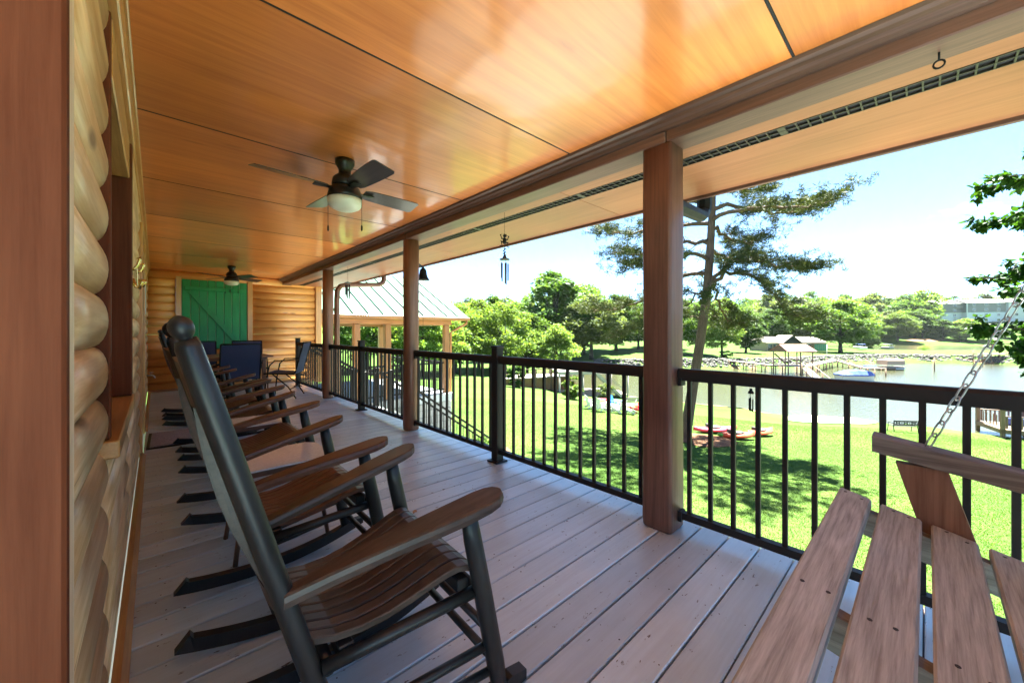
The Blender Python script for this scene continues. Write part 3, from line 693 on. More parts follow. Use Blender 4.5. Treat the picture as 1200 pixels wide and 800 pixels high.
# eye hook under the beam
pp(MB().tube([(2.17, -.03, ZB), (2.17, -.03, ZB-.03)]+[(2.17+0*k, -.03+.015*math.sin(a), ZB-.044+.015*math.cos(a)) for k, a in enumerate(np.linspace(0, 2*math.pi, 13))], .0035, 6), 'eye_hook', M['black'])
def downspout(y, name_y, dark):
    m = MB(); pts = [(XE+.07, y+.12, ZS+.03), (XE+.07, y+.12, ZS-.06), (XE+.045, y+.12, ZS-.12), (XE-.05, y+.10, ZS-.17), (2.50, y+.04, ZS-.23), (2.40, y+.03, ZS-.26), (2.345, y+.02, ZS-.34), (2.335, y+.02, ZS-.5), (2.335, y+.02, 0.3), (2.335, y+.02, -2.6)]
    rings = []
    pts = [Vector(p) for p in pts]
    for i, p in enumerate(pts):
        t = (pts[min(i+1, len(pts)-1)]-pts[max(i-1, 0)]).normalized(); a = Vector((0, 1, 0)); a = (a-t*a.dot(t)).normalized(); u = t.cross(a)
        rings.append([p+a*.056*math.cos(q)+u*.045*math.sin(q) for q in [math.pi*(2*k+1)/8 for k in range(8)]])
    m.loft(rings)
    return pp(m, 'downspout', M['black'] if dark else M['post_lit'])
downspout(1.10, 0, True); downspout(7.02, 0, False)
# ------------------------------------------------------------------ railing
def railing(y0, y1, label, posts=(), skip_ends=(True, True)):
    r = empty('railing', (2.18, (y0+y1)/2, 0), 0, label, 'railing', 'dark metal porch railing runs')
    l = (-2.18, -(y0+y1)/2, 0)
    prof = [(2.150, .868), (2.210, .868), (2.210, .902), (2.198, .916), (2.162, .916), (2.150, .902)]
    MB().prism(prof, 'Y', y0, y1).build('top_rail', M['rail'], r, l)
    MB().prism([(2.158, .850), (2.202, .850), (2.202, .8675), (2.158, .8675)], 'Y', y0, y1).build('rail_channel', M['rail'], r, l)
    MB().prism([(2.160, .075), (2.200, .075), (2.200, .112), (2.160, .112)], 'Y', y0, y1).build('bottom_rail', M['rail'], r, l)
    for e in (y0, y1):
        s = 1 if e == y0 else -1
        MB().box(2.150, 2.21, e, e+s*.022, .82, .866, .003).build('bracket', M['rail'], r, l)
        MB().box(2.150, 2.21, e, e+s*.022, .06, .118, .003).build('bracket', M['rail'], r, l)
    stops = [y0]+[p for p in posts]+[y1]
    bal = MB().box(-.0105, .0105, -.0105, .0105, .112, .850, .0015).mesh('baluster', M['rail'])
    for a, b in zip(stops[:-1], stops[1:]):
        a2 = a+(.035 if a in posts else 0); b2 = b-(.035 if b in posts else 0)
        n = max(1, round((b2-a2)/.112)); st = (b2-a2)/n
        for k in range(n):
            link('baluster', bal, r, (0, a2+st*(k+.5)-(y0+y1)/2, 0))
    for p in posts:
        po = MB().box(2.142, 2.218, p-.038, p+.038, .012, .985, .004).build('railing_post', M['rail'], r, l)
        MB().box(2.136, 2.224, p-.044, p+.044, .986, 1.004, .006).build('cap', M['rail'], po)
        MB().box(2.115, 2.245, p-.065, p+.065, .0005, .014, .004).build('base_plate', M['rail'], po)
    return r
railing(-3.7, 0.955, 'dark metal railing run beside the hanging porch swing')
railing(1.135, 3.965, 'dark metal railing run between the dark squared post and the next round post', posts=(2.54,))
railing(4.135, 6.885, 'dark metal railing run between the two round log posts', posts=(5.55,))
railing(7.055, 8.93, 'dark metal railing run ending by the stairs at the log end wall', posts=(8.93,))
# ------------------------------------------------------------------ rocking chairs
def make_rocker(slat_mat):
    root = empty('rocking_chair', (0.45, 0, 0))
    l = (-0.45, 0, 0)
    def B(m, n, mt, par=root): return m.build(n, M[mt], par, l if par is root else None)
    for s in (-1, 1):
        # back post with turned finial
        p0, p1 = Vector((.345, s*.195, .05)), Vector((.042, s*.19, 1.104))
        t = (p1-p0).normalized(); fr = [(0, .021), (.12, .0225), (.5, .0235), (.9, .0235), (.985, .022), (1.0, .018)]
        po = MB().tube([p0+(p1-p0)*a for a, _ in fr], [r for _, r in fr], 16)
        bp = B(po, 'back_post', 'rocker')
        f = MB(); q = [(-.006, .014), (.004, .0105), (.009, .015), (.016, .0188), (.025, .0208), (.034, .0202), (.042, .0165), (.048, .010), (.051, .003)]
        f.tube([p1+t*(a-.002) for a, _ in q], [r*1.0 for _, r in q], 16); f.build('finial', M['rocker'], bp)
        # front leg and arm
        lg = MB().tube([(.757, s*.272, .045), (.735, s*.273, .16), (.69, s*.274, .38), (.655, s*.274, .545), (.640, s*.274, .628)], [.022, .027, .027, .026, .022], 12)
        B(lg, 'leg', 'rocker')
        am = MB(); rings = []
        st = [(.205, .548, .200, .019, .030), (.30, .572, .214, .027, .030), (.42, .600, .235, .036, .030), (.54, .626, .258, .045, .030), (.62, .642, .272, .050, .029), (.68, .655, .281, .050, .028), (.712, .662, .285, .043, .027), (.730, .666, .287, .030, .025), (.738, .668, .288, .012, .022)]
        for x, z, y, hw, th in st:
            rings.append([(x, s*y-hw, z-th), (x, s*y+hw, z-th), (x, s*y+hw+.003, z-th*.5), (x, s*y+hw, z-.004), (x, s*y+hw-.006, z), (x, s*y-hw+.006, z), (x, s*y-hw, z-.004), (x, s*y-hw-.003, z-th*.5)])
        am.loft(rings); B(am, 'armrest', 'rocker_slat' if slat_mat == 'rocker_slat' else slat_mat)
        # runner
        rings = []
        for k in range(17):
            u = k/16; x = .045+.795*u; z = .052*((u-.50)/.50)**2 if u < .5 else .06*((u-.5)/.5)**2
            y = s*(.19+.085*u); h = .046 if u < .95 else .03; zb = z; x += (.028 if u == 0 else 0)*0
            e = .04 if k == 0 else 0
            rings.append([(x, y-.018, zb), (x, y+.018, zb), (x+e, y+.018, z+h), (x+e, y-.018, z+h)])
        B(MB().loft(rings), 'runner', 'rocker')
        # side rungs and seat rail
        B(MB().tube([(.285, s*.20, .335), (.675, s*.262, .385)], .017, 10), 'seat_rail', 'rocker')
        B(MB().tube([(.315, s*.205, .175), (.715, s*.268, .215)], .013, 10), 'rung', 'rocker')
        B(MB().tube([(.325, s*.205, .110), (.735, s*.268, .135)], .012, 10), 'rung', 'rocker')
    B(MB().tube([(.684, -.268, .375), (.684, .268, .375)], .017, 10), 'seat_rail', 'rocker')
    B(MB().tube([(.30, -.2, .325), (.30, .2, .325)], .017, 10), 'seat_rail', 'rocker')
    for z, x in ((.26, .712), (.165, .730)): B(MB().tube([(x, -.27, z), (x, .27, z)], .0125, 10), 'rung', 'rocker')
    B(MB().tube([(.325, -.2, .15), (.325, .2, .15)], .0125, 10), 'rung', 'rocker')
    # contoured seat slats run front to back
    prof = [(.268, .398), (.32, .386), (.38, .384), (.44, .392), (.50, .408), (.56, .428), (.60, .442), (.635, .450), (.662, .449), (.684, .440), (.698, .424)]
    n = 10
    for k in range(n):
        rings = []
        for i, (x, z) in enumerate(prof):
            u = i/(len(prof)-1); a = -.178-.078*u; w = (.356+.156*u)/n; y0 = a+w*k+.0025; y1 = a+w*(k+1)-.0025
            a0 = prof[max(i-1, 0)]; a1 = prof[min(i+1, len(prof)-1)]; tx, tz = a1[0]-a0[0], a1[1]-a0[1]; q = math.hypot(tx, tz); nx, nz = -tz/q, tx/q
            th = .015
            rings.append([(x-nx*th, y0, z-nz*th), (x-nx*th, y1, z-nz*th), (x, y1, z-.002), (x+nx*.001, y1-.003, z+nz*.001), (x+nx*.001, y0+.003, z+nz*.001), (x, y0, z-.002)])
        B(MB().loft(rings), 'seat_slat', slat_mat)
    for x, z in ((.34, .366), (.64, .428)): B(MB().box(x-.018, x+.018, -.2-.05*(x > .5), .2+.05*(x > .5), z-.04, z-.003, .003), 'seat_bearer', 'rocker')
    # back: crest rail, lower rail, bowed slats
    def xz(z): return .345-.297*(z-.05)/1.035
    def rail(z0, z1, bow, nm):
        rings = []
        for k in range(9):
            u = -1+k/4; y = u*.172; o = bow*(1-u*u); zt = z1+(.018*(1-u*u) if nm == 'crest_rail' else 0)
            rings.append([(xz(z0)-o-.011, y, z0), (xz(z0)-o+.011, y, z0), (xz(zt)-o+.011, y, zt), (xz(zt)-o-.011, y, zt)])
        B(MB().loft(rings), nm, slat_mat)
    rail(.955, 1.045, .028, 'crest_rail'); rail(.455, .515, .028, 'lower_rail')
    for k in range(7):
        y = -.145+.29*k/6; rings = []
        for i in range(7):
            z = .51+.45*i/6; o = .028*(1-(y/.172)**2)+.022*math.sin(math.pi*i/6)
            rings.append([(xz(z)-o-.006, y-.0165, z), (xz(z)-o+.006, y-.0165, z), (xz(z)-o+.006, y+.0165, z), (xz(z)-o-.006, y+.0165, z)])
        B(MB().loft(rings), 'back_slat', slat_mat)
    return root
G = 'rocking chairs lined up along the log wall'
chairs = [(0.462, 1.15, -.06, 0), (0.455, 1.89, -.02, 1), (0.505, 3.02, .015, 1), (0.535, 4.06, -.02, 1), (0.53, 4.76, .02, 1), (0.46, 6.18, 0.0, 1), (0.46, 6.83, .02, 1)]
labs = ['dark rocking chair nearest the hanging swing, black post finial in the foreground', 'brown slatted rocking chair second from the swing, next to the small table',
        'brown slatted rocking chair standing alone between the two small pale tables', 'brown rocking chair just past the second small pale table',
        'brown rocking chair right before the doormat, next chair after the second table', 'brown rocking chair just beyond the doormat', 'brown rocking chair closest to the blue dining chairs']
protoA = make_rocker('rocker_slat'); protoB = make_rocker('rocker_brown')
for i, ((x, y, rz, kind), lb) in enumerate(zip(chairs, labs)):
    o = protoA if i == 0 else (protoB if i == 1 else copy_tree(protoB))
    o.location = (x, y, .001); o.rotation_euler = (0, 0, rz); tag(o, lb, 'rocking chair', G)
# ------------------------------------------------------------------ small side tables
def side_table(x, y, lab):
    r = empty('side_table', (x, y, 0), 0, lab, 'table', 'small pale topped side tables')
    hx, hy = .235, .19
    top = [(px, py) for px, py in [(-hx, -hy+.05), (-hx+.05, -hy), (hx-.05, -hy), (hx, -hy+.05), (hx, hy-.05), (hx-.05, hy), (-hx+.05, hy), (-hx, hy-.05)]]
    MB().prism(top, 'Z', .436, .444).build('table_top', M['granite'], r)
    MB().prism([(a*1.03, b*1.03) for a, b in top], 'Z', .412, .4355).build('rim', M['table_frame'], r)
    for sx in (-1, 1):
        for sy in (-1, 1):
            MB().tube([(sx*.19, sy*.15, .41), (sx*.185, sy*.145, .2), (sx*.21, sy*.17, 0.001)], .011, 8).build('leg', M['table_frame'], r)
    MB().tube([(-.185, 0, .2), (.185, 0, .2)], .008, 8).build('stretcher', M['table_frame'], r)
side_table(.49, 2.42, 'small side table with speckled pale top after the second rocking chair')
side_table(.52, 3.52, 'small side table with speckled pale top in front of the fourth rocking chair')
# doormat
o = empty('doormat', (.17, 5.42, .001), -.02, 'grey textured doormat on the deck in front of the house door', 'mat')
MB().box(-.23, .23, -.38, .38, 0, .010, .003).build('base', M['rail'], o)
MB().box(-.205, .205, -.355, .355, .0102, .016, .003).build('pile', M['doormat'], o)
# ------------------------------------------------------------------ dining set at the end of the porch
def dining_chair(x, y, rz, lab):
    r = empty('dining_chair', (x, y, 0.001), rz, lab, 'chair', 'navy sling dining chairs'); th = .011
    # faces +Y locally
    MB().loft([[(-.235, yy, zz-.004), (.235, yy, zz-.004), (.235, yy, zz+.004), (-.235, yy, zz+.004)] for yy, zz in ((.24, .43), (.20, .445), (0, .425), (-.18, .415), (-.22, .42))]).build('seat', M['navy'], r)
    MB().loft([[(-.235, yy-.004, zz), (.235, yy-.004, zz), (.235, yy+.004, zz), (-.235, yy+.004, zz)] for yy, zz in ((-.225, .425), (-.25, .55), (-.29, .72), (-.345, .93))]).build('backrest', M['navy'], r)
    for s in (-1, 1):
        MB().tube([(s*.245, .25, .43), (s*.245, .0, .42), (s*.245, -.21, .41), (s*.245, -.25, .53), (s*.245, -.295, .73), (s*.245, -.352, .945)], th, 8).build('side_frame', M['black'], r)
        MB().tube([(s*.27, .235, .0), (s*.27, .21, .3), (s*.27, .16, .56), (s*.27, .08, .645), (s*.27, -.1, .648), (s*.262, -.275, .66)], th, 8).build('armrest', M['black'], r)
        MB().tube([(s*.255, .12, .42), (s*.26, -.12, .2), (s*.262, -.24, 0)], th, 8).build('leg', M['black'], r)
    MB().tube([(-.245, -.352, .945), (.245, -.352, .945)], th, 8).build('top_bar', M['black'], r)
    MB().tube([(-.26, -.15, .16), (.26, -.15, .16)], .009, 8).build('stretcher', M['black'], r)
dining_chair(.92, 7.12, 0.0, 'navy sling dining chair with its back to the rocking chairs')
dining_chair(1.66, 7.62, R(62), 'navy sling dining chair on the railing side of the table, seen side on')
dining_chair(.62, 8.98, R(182), 'navy sling dining chair behind the table in front of the green shutter')
dining_chair(1.35, 9.0, R(178), 'navy sling dining chair at the table by the log end wall')
t = empty('dining_table', (.90, 8.15, 0.001), 0, 'brown slatted wooden dining table at the end of the porch', 'table')
for k in range(8): MB().box(-.58, .58, -.56+.14*k+.003, -.56+.14*(k+1)-.003, .70, .725, .004).build('slat', M['oak'], t)
MB().box(-.50, .50, -.48, .48, .66, .699).build('apron', M['oak'], t)
for sx in (-1, 1):
    for sy in (-1, 1): MB().box(sx*.46-.028, sx*.46+.028, sy*.44-.028, sy*.44+.028, 0, .659, .005).build('leg', M['oak'], t)
o = empty('tabletop_box', (1.02, 8.35, .7265), .1, 'small tan box standing on the brown dining table', 'box')
MB().box(-.12, .12, -.09, .09, 0, .13, .006).build('body', M['boxwood'], o); MB().box(-.125, .125, -.095, .095, .131, .155, .006).build('lid', M['boxwood'], o)
# ------------------------------------------------------------------ ceiling fans
def ceiling_fan(x, y, rz, lab):
    r = empty('ceiling_fan', (x, y, H_CEIL), 0, lab, 'fan', 'dark ceiling fans under the porch ceiling')
    MB().lathe([(.062, -.0005), (.062, -.03), (.050, -.05), (.040, -.07), (.042, -.10), (.062, -.112), (.078, -.13), (.085, -.17), (.08, -.185)], n=20).build('motor', M['fan'], r)
    MB().lathe([(.085, -.188), (.098, -.198), (.105, -.225), (.112, -.25), (.112, -.268)], n=24).build('light_ring', M['fan'], r)
    MB().lathe([(.111, -.269), (.110, -.30), (.098, -.322), (.07, -.338), (.03, -.345), (.004, -.346)], n=24).build('lamp_bowl', M['opal'], r)
    for k in range(4):
        a = rz+k*math.pi/2; b = MB()
        rings = []
        for u, w in ((.13, .045), (.17, .058), (.30, .066), (.44, .071), (.53, .071), (.548, .060)):
            tilt = -.017
            rings.append([(u, -w, -.203-tilt*w/.07), (u, w, -.203+tilt*w/.07), (u, w, -.198+tilt*w/.07), (u, -w, -.198-tilt*w/.07)])
        bl = b.loft(rings).build('blade', M['fan_blade'], r, None, (0, 0, a))
        MB().loft([[(u, -w, -.212), (u, w, -.209), (u, w, -.2035), (u, -w, -.2065)] for u, w in ((.07, .018), (.13, .02), (.17, .032), (.20, .03))]).build('blade_arm', M['fan'], bl)
    for s in (-1, 1):
        px, py = s*.116*math.cos(-.75), s*.116*math.sin(-.75)
        ch = MB().tube([(px, py, -.255), (px, py, -.45)], .0016, 6).build('pull_chain', M['black'], r)
        MB().lathe([(.002, -.445), (.006, -.452), (.006, -.478), (.002, -.486)], (px, py, 0), 8).build('pull_knob', M['black'], ch)
ceiling_fan(.955, 2.72, R(4), 'dark four blade ceiling fan over the first rocking chairs')
ceiling_fan(1.0, 8.45, R(30), 'dark four blade ceiling fan over the dining table')
# ------------------------------------------------------------------ hanging porch swing
sw = empty('porch_swing', (1.1, -.05, .30), 0, 'weathered wooden porch swing hanging on chains beside the railing', 'swing')
SL = -Vector(sw.location)
def S(m, n, mt): return m.build(n, M[mt], sw, SL)
def sz(y): return .545+(y-.22)*.24
edges = [(.222, .135), (.112, .012), (-.008, -.108), (-.128, -.226), (-.246, -.344)]
for i, (a, b) in enumerate(edges):
    m = MB(); rings = []
    for x in (.36, .365, .8, 1.2, 1.6, 1.872, 1.878):
        e = .004 if x in (.36, 1.878) else 0
        def q(y, dz): return (x, y, sz(y)+dz)
        rings.append([q(a-e, -.028), q(a-e, -.006), q(a-.005, 0-e), q(b+.005, 0-e), q(b+e, -.006), q(b+e, -.028)])
    m.loft(rings)
    o = S(m, 'seat_board', 'swing')
    # sunken screw heads
    for sxp in (.42, 1.12, 1.845):
        for t_ in (.28, .72):
            yy = a+(b-a)*t_+rnd.uniform(-.006, .006); xx = sxp+rnd.uniform(-.012, .012)
            MB().lathe([(.0055, .0002), (.005, .0009)], (xx, yy, sz(yy)), 8).build('screw', M['nail'], o)
for x in (.42, 1.12, 1.835):
    m = MB(); m.loft([[(x-.019, y, sz(y)-.115), (x+.019, y, sz(y)-.115), (x+.019, y, sz(y)-.030), (x-.019, y, sz(y)-.030)] for y in (.205, -.36)]); S(m, 'seat_bearer', 'swing_y')
S(MB().box(.36, 1.878, .165, .203, .39, .50, .004), 'front_rail', 'swing')
def ax(y): return .752+(y-.13)*.16
for x in (1.925, .31):
    m = MB(); m.loft([[(x-.045, y, ax(y)-.058), (x+.045, y, ax(y)-.058), (x+.045, y, ax(y)-.004), (x+.04, y, ax(y)), (x-.04, y, ax(y)), (x-.045, y, ax(y)-.004)] for y in (.135, .128, -.1, -.3, -.47)]); S(m, 'armrest', 'swing_y')
    m = MB(); m.loft([[(x-.02-.02, y0, z), (x+.02-.02, y0, z), (x+.02-.02, y1, z), (x-.02-.02, y1, z)] for y0, y1, z in ((.005, -.115, .42), (.075, -.045, ax(0)-.062))]); S(m, 'arm_support', 'swing_dark')
for k in range(13):
    x = .40+1.43*k/12
    m = MB(); m.loft([[(x-.042, y-.012, z), (x+.042, y-.012, z), (x+.042, y+.012, z), (x-.042, y+.012, z)] for y, z in ((-.37, .42), (-.50, .98))]); S(m, 'back_board', 'swing')
for y, z in ((-.41, .48), (-.50, .90)): S(MB().box(.36, 1.878, y-.05, y-.014, z-.04, z+.04, .004), 'back_rail', 'swing_y')
def chain(p, q, nm):
    p, q = Vector(p), Vector(q); n = max(2, round((q-p).length/.047)); t = (q-p)/n; td = t.normalized()
    a = td.orthogonal().normalized(); b = td.cross(a); c = MB()
    for k in range(n):
        m = p+t*(k+.5); w = a if k % 2 else b; pts = []
        for j in range(13):
            ang = 2*math.pi*j/12; pts.append(m+td*.030*math.cos(ang)*(1.0)+w*.0105*math.copysign(abs(math.sin(ang))**.6, math.sin(ang)))
        c.tube(pts, .0028, 5, True, False)
    return S(c, nm, 'steel')
for x in (1.925, .31):
    J = (x+.03, -.27, 1.42)
    chain((x, .0, ax(0)), J, 'chain'); chain((x, -.46, ax(-.46)), J, 'chain'); chain(J, (x+.03, -.27, 2.26), 'chain')
    S(MB().tube([(x+.03, -.27, 2.299), (x+.03, -.27, 2.25)], .005, 8), 'ceiling_hook', 'black')
# ------------------------------------------------------------------ wind chimes and bell
def chime(x, y, ztop, zcap, tube_len, rcap, lab, frog=False, n=5, r=.0065, clapper=False):
    c = empty('wind_chime', (x, y, ztop), 0, lab, 'wind chime')
    d = zcap-ztop
    MB().tube([(0, 0, 0), (0, 0, d)], .0014, 6).build('cord', M['black'], c)
    if frog:
        f = MB().ball((0, 0, d+.165), .021, 10, 7, (.9, .8, 1.5)); f.ball((0, -.003, d+.208), .017, 10, 7, (1.1, 1, .8))
        for s in (-1, 1):
            f.ball((s*.011, -.006, d+.220), .0065, 8, 6)
            f.tube([(s*.015, 0, d+.185), (s*.035, 0, d+.178), (s*.044, 0, d+.205), (s*.052, 0, d+.213)], [.006, .005, .004, .005], 6)
            f.tube([(s*.012, 0, d+.145), (s*.042, 0, d+.160), (s*.030, 0, d+.120), (s*.055, 0, d+.112)], [.008, .006, .004, .005], 6)
            f.tube([(s*.044, 0, d+.205), (s*.040, 0, d+.220)], .003, 5)
        f.build('frog_figure', M['black'], c)
        f = MB(); pts = [(.016*math.sin(k*1.9), .012*math.cos(k*1.9), d+.10-.008*k) for k in range(10)]; f.tube(pts, .004, 6); f.build('twisted_link', M['black'], c)
    MB().lathe([(.003, d+.065 if frog else d+.02), (.008, d+.04 if frog else d+.015), (rcap*.45, d+.012), (rcap, d+.002), (rcap, d-.006), (rcap*.9, d-.006)], n=16).build('cap', M['pewter' if not clapper else 'black'], c)
    for k in range(n):
        a = 2*math.pi*k/n+.4; px, py = rcap*.68*math.cos(a), rcap*.68*math.sin(a); l0 = d-.025-.004*k; l1 = l0-tube_len*(1-.08*((k*2) % n))
        tb = MB().tube([(px, py, l0), (px, py, l1)], r, 10).build('tube', M['pewter' if not clapper else 'black'], c)
        MB().tube([(px, py, d), (px, py, l0)], .0008, 5).build('string', M['black'], tb)
    if clapper:
        k = MB().tube([(0, 0, d), (0, 0, d-.085)], .0008, 5).build('clapper_string', M['black'], c)
        MB().lathe([(.002, d-.084), (.009, d-.086), (.009, d-.09), (.002, d-.094)], n=12).build('clapper', M['black'], k)
chime(2.30, 2.58, ZS-.0, 1.775, .20, .046, 'pewter wind chime with a small frog figure hanging from the eave', True)
chime(2.31, 6.45, ZS-.0, 1.93, .24, .045, 'wind chime with long tubes hanging near the far round post', False, 5, .011)
chime(2.185, .60, .8375, .820, .068, .013, 'tiny black wind chime hanging under the railing beside the dark squared post', False, 3, .003, True)
b = empty('porch_bell', (2.475, 4.32, 1.90), 0, 'black iron dinner bell with pull cord beside the round log post', 'bell')
MB().bar((-.24, -.24, .04), (.02, .03, .04), .03, .012).build('bracket', M['black'], b)
MB().lathe([(.012, .03), (.03, .02), (.042, -.005), (.048, -.05), (.058, -.085), (.078, -.115), (.080, -.122), (.07, -.122)], n=20).build('bell_cup', M['black'], b)
MB().tube([(0, 0, -.06), (0, 0, -.14)], .006, 6).build('clapper', M['black'], b)
MB().tube([(0, 0, -.14), (0, 0, -.84)], .002, 6).build('pull_cord', M['black'], b)
# dry leaf on the deck
o = MB(); o.loft([[(-.02+.01*k, -.011*math.sin(.3+k*.6), .004+.006*abs(math.sin(k*1.7))), (-.02+.01*k, .013*math.sin(.3+k*.6), .009+.004*abs(math.cos(k*2.1)))] for k in range(5)], False, False, False)
lf = o.build('dry_leaf', M['boxwood'], None, (1.18, 2.16, .0015), (0, 0, .5)); tag(lf, 'single curled dry leaf lying on the grey deck boards', 'leaf')
# ------------------------------------------------------------------ pavilion beside the house
FZ = -0.80
pav = empty('pavilion', (4.9, 10.5, FZ), 0, 'open timber pavilion with pale green standing seam metal roof', 'pavilion')
PV = -Vector(pav.location)
def V(m, n, mt, par=pav): return m.build(n, M[mt], par, PV if par is pav else None)
E0, EZ, RY, RZ = 10.08, 1.60, 12.95, 3.10
sl = (RZ-EZ)/(RY-E0); x = 2.92; sa = math.atan(sl)
n_p = 11; pw = (7.42-2.92)/n_p
for k in range(n_p):
    x0 = 2.92+pw*k
    o = V(MB().add([(x0+.001, E0, EZ), (x0+pw-.001, E0, EZ), (x0+pw-.001, RY, RZ), (x0+.001, RY, RZ), (x0+.001, E0, EZ-.012), (x0+pw-.001, E0, EZ-.012), (x0+pw-.001, RY, RZ-.012), (x0+.001, RY, RZ-.012)],
                   [(0,1,2,3),(7,6,5,4),(0,4,5,1),(1,5,6,2),(2,6,7,3),(3,7,4,0)]), 'roof_panel', 'roof_green')
    MB().add([(x0-.009, E0-.002, EZ+.001), (x0+.009, E0-.002, EZ+.001), (x0+.009, RY, RZ+.001), (x0-.009, RY, RZ+.001), (x0-.006, E0-.002, EZ+.045), (x0+.006, E0-.002, EZ+.045), (x0+.006, RY, RZ+.045), (x0-.006, RY, RZ+.045)],
             [(0,1,5,4),(1,2,6,5),(2,3,7,6),(3,0,4,7),(4,5,6,7)]).build('seam', M['roof_green'], o)
V(MB().add([(2.92, RY, RZ), (7.42, RY, RZ), (7.42, 15.9, EZ), (2.92, 15.9, EZ)], [(0, 1, 2, 3)]), 'rear_roof', 'roof_green')
V(MB().add([(7.41, E0+.02, EZ-.014), (7.41, E0+.02, EZ-.13), (7.41, RY, RZ-.13), (7.41, 15.88, EZ-.13), (7.41, 15.88, EZ-.014), (7.41, RY, RZ-.014)], [(0, 1, 2, 5), (5, 2, 3, 4)]), 'rake_board', 'pav_wood')
V(MB().box(2.92, 7.44, E0-.07, E0+.03, EZ-.10, EZ-.014, .01), 'gutter', 'pav_beam')
V(MB().box(2.92, 7.40, E0+.035, E0+.30, EZ-.11, EZ-.085), 'soffit', 'pav_beam')
V(MB().box(2.92, 7.0, 10.42, 10.56, EZ-.25, EZ-.111, .006), 'beam', 'pav_beam')
V(MB().box(2.92, 7.0, 15.3, 15.44, EZ-.25, EZ-.05, .006), 'beam', 'pav_beam')
V(MB().box(6.86, 7.0, 10.57, 15.29, EZ-.25, EZ-.05, .006), 'beam', 'pav_wood')
for px_, py_ in ((6.83, 10.49), (4.86, 10.49), (3.98, 10.49), (6.83, 15.36), (4.86, 15.36)):
    V(MB().box(px_-.085, px_+.085, py_-.085, py_+.085, FZ, EZ-.252, .012), 'post', 'pav_wood')
V(MB().tube([(7.36, E0+.0, EZ-.09), (7.36, E0+.02, EZ-.2), (7.15, 10.3, EZ-.36), (6.97, 10.42, EZ-.48), (6.965, 10.43, -2.5)], .035, 8), 'downspout', 'pav_wood')
V(MB().box(2.92, 7.0, 10.36, 15.5, FZ-.05, FZ-.002, .004), 'floor', 'composite')
V(MB().box(2.93, 7.01, 10.33, 10.358, FZ-.24, FZ-.004, .004), 'rim_board', 'white')
V(MB().box(3.25, 3.32, 11.6, 11.67, FZ, 1.4), 'screen_frame', 'white')
for x0, x1 in ((4.95, 6.74), (4.07, 4.77)):
    rl = V(MB().box(x0, x1, 10.46, 10.51, FZ+.93, FZ+.98, .006), 'railing', 'rail')
    MB().box(x0, x1, 10.47, 10.50, FZ+.09, FZ+.13).build('bottom_rail', M['rail'], rl)
    n = round((x1-x0)/.115)
    for k in range(n):
        xx = x0+(x1-x0)*(k+.5)/n; MB().box(xx-.01, xx+.01, 10.475, 10.495, FZ+.13, FZ+.93).build('baluster', M['rail'], rl)
rl = V(MB().box(6.80, 6.86, 10.58, 15.27, FZ+.93, FZ+.98, .006), 'railing', 'rail')
for k in range(40):
    yy = 10.6+4.66*(k+.5)/40; MB().box(6.82, 6.84, yy-.01, yy+.01, FZ+.02, FZ+.93).build('baluster', M['rail'], rl)
bz = gz(7, 10.4)-.25
bw_ = V(MB().box(2.95, 6.96, 10.40, 15.4, bz, FZ-.06), 'base_wall', 'mortar')
nr = int((FZ-.245-bz)/.205)
for r_ in range(nr):
    z0 = FZ-.25-.205*(r_+1); off = .2*(r_ % 2)
    for k in range(-1, 11):
        a = max(2.95, 2.95+.41*k+off); b = min(6.97, 2.95+.41*(k+1)+off-.014)
        if b-a > .06: MB().box(a, b, 10.372+rnd.uniform(-.006, .004), 10.401, z0, z0+.191, .006).build('stone_block', M['stone'], bw_)
# outdoor stair: short flight from the porch, landing, long flight to the lawn
st = empty('outdoor_stair', (4.5, 9.4, gz(4.5, 9.4)), 0, 'outdoor stair with dark metal handrails going down beside the log end wall', 'stairs')
SV = -Vector(st.location)
def T(m, n, mt): return m.build(n, M[mt], st, SV)
for k in range(5): T(MB().box(2.375+.25*k, 2.375+.25*k+.27, 9.02, 9.76, -.16*(k+1)-.035, -.16*(k+1)+.0, .004), 'tread', 'composite')
T(MB().box(3.63, 4.25, 9.0, 10.325, FZ-.06, FZ-.001, .004), 'landing', 'composite')
zg = gz(7.2, 9.4); nst = 13; rs = (FZ-zg)/nst
for k in range(nst-1): T(MB().box(4.255+.27*k, 4.255+.27*k+.29, 9.02, 9.76, FZ-rs*(k+1)-.035, FZ-rs*(k+1), .004), 'tread', 'composite')
for yy in (9.0, 9.78):
    T(MB().bar((2.375, yy, -.16), (3.63, yy, -.92), .03, .24), 'stringer', 'white')
    T(MB().bar((4.25, yy, FZ-.1), (4.25+.27*nst, yy, zg-.05), .03, .26), 'stringer', 'white')
    T(MB().bar((2.42, yy, .86), (3.63, yy, FZ+.92), .045, .05), 'handrail', 'rail'); T(MB().bar((3.64, yy, FZ+.93), (4.24, yy, FZ+.93), .045, .05), 'handrail', 'rail')
    T(MB().bar((4.25, yy, FZ+.92), (4.2+.27*nst, yy, zg+.95), .045, .05), 'handrail', 'rail')
    for k in range(11):
        u = (k+.5)/11; xx = 2.42+1.21*u; T(MB().box(xx-.009, xx+.009, yy-.009, yy+.009, -.16-.76*u, .84-.76*u+.02), 'baluster', 'rail')
    for k in range(30 if yy > 9.5 else 0):
        u = (k+.5)/30; xx = 4.25+.27*nst*u; zz = FZ+(zg-FZ)*u; T(MB().box(xx-.009, xx+.009, yy-.009, yy+.009, zz-.06, zz+.92), 'baluster', 'rail')
    for xx in (3.64, 4.25): T(MB().box(xx-.05, xx+.05, yy-.05, yy+.05, zg-.1, FZ+1.0, .006), 'newel_post', 'rail')

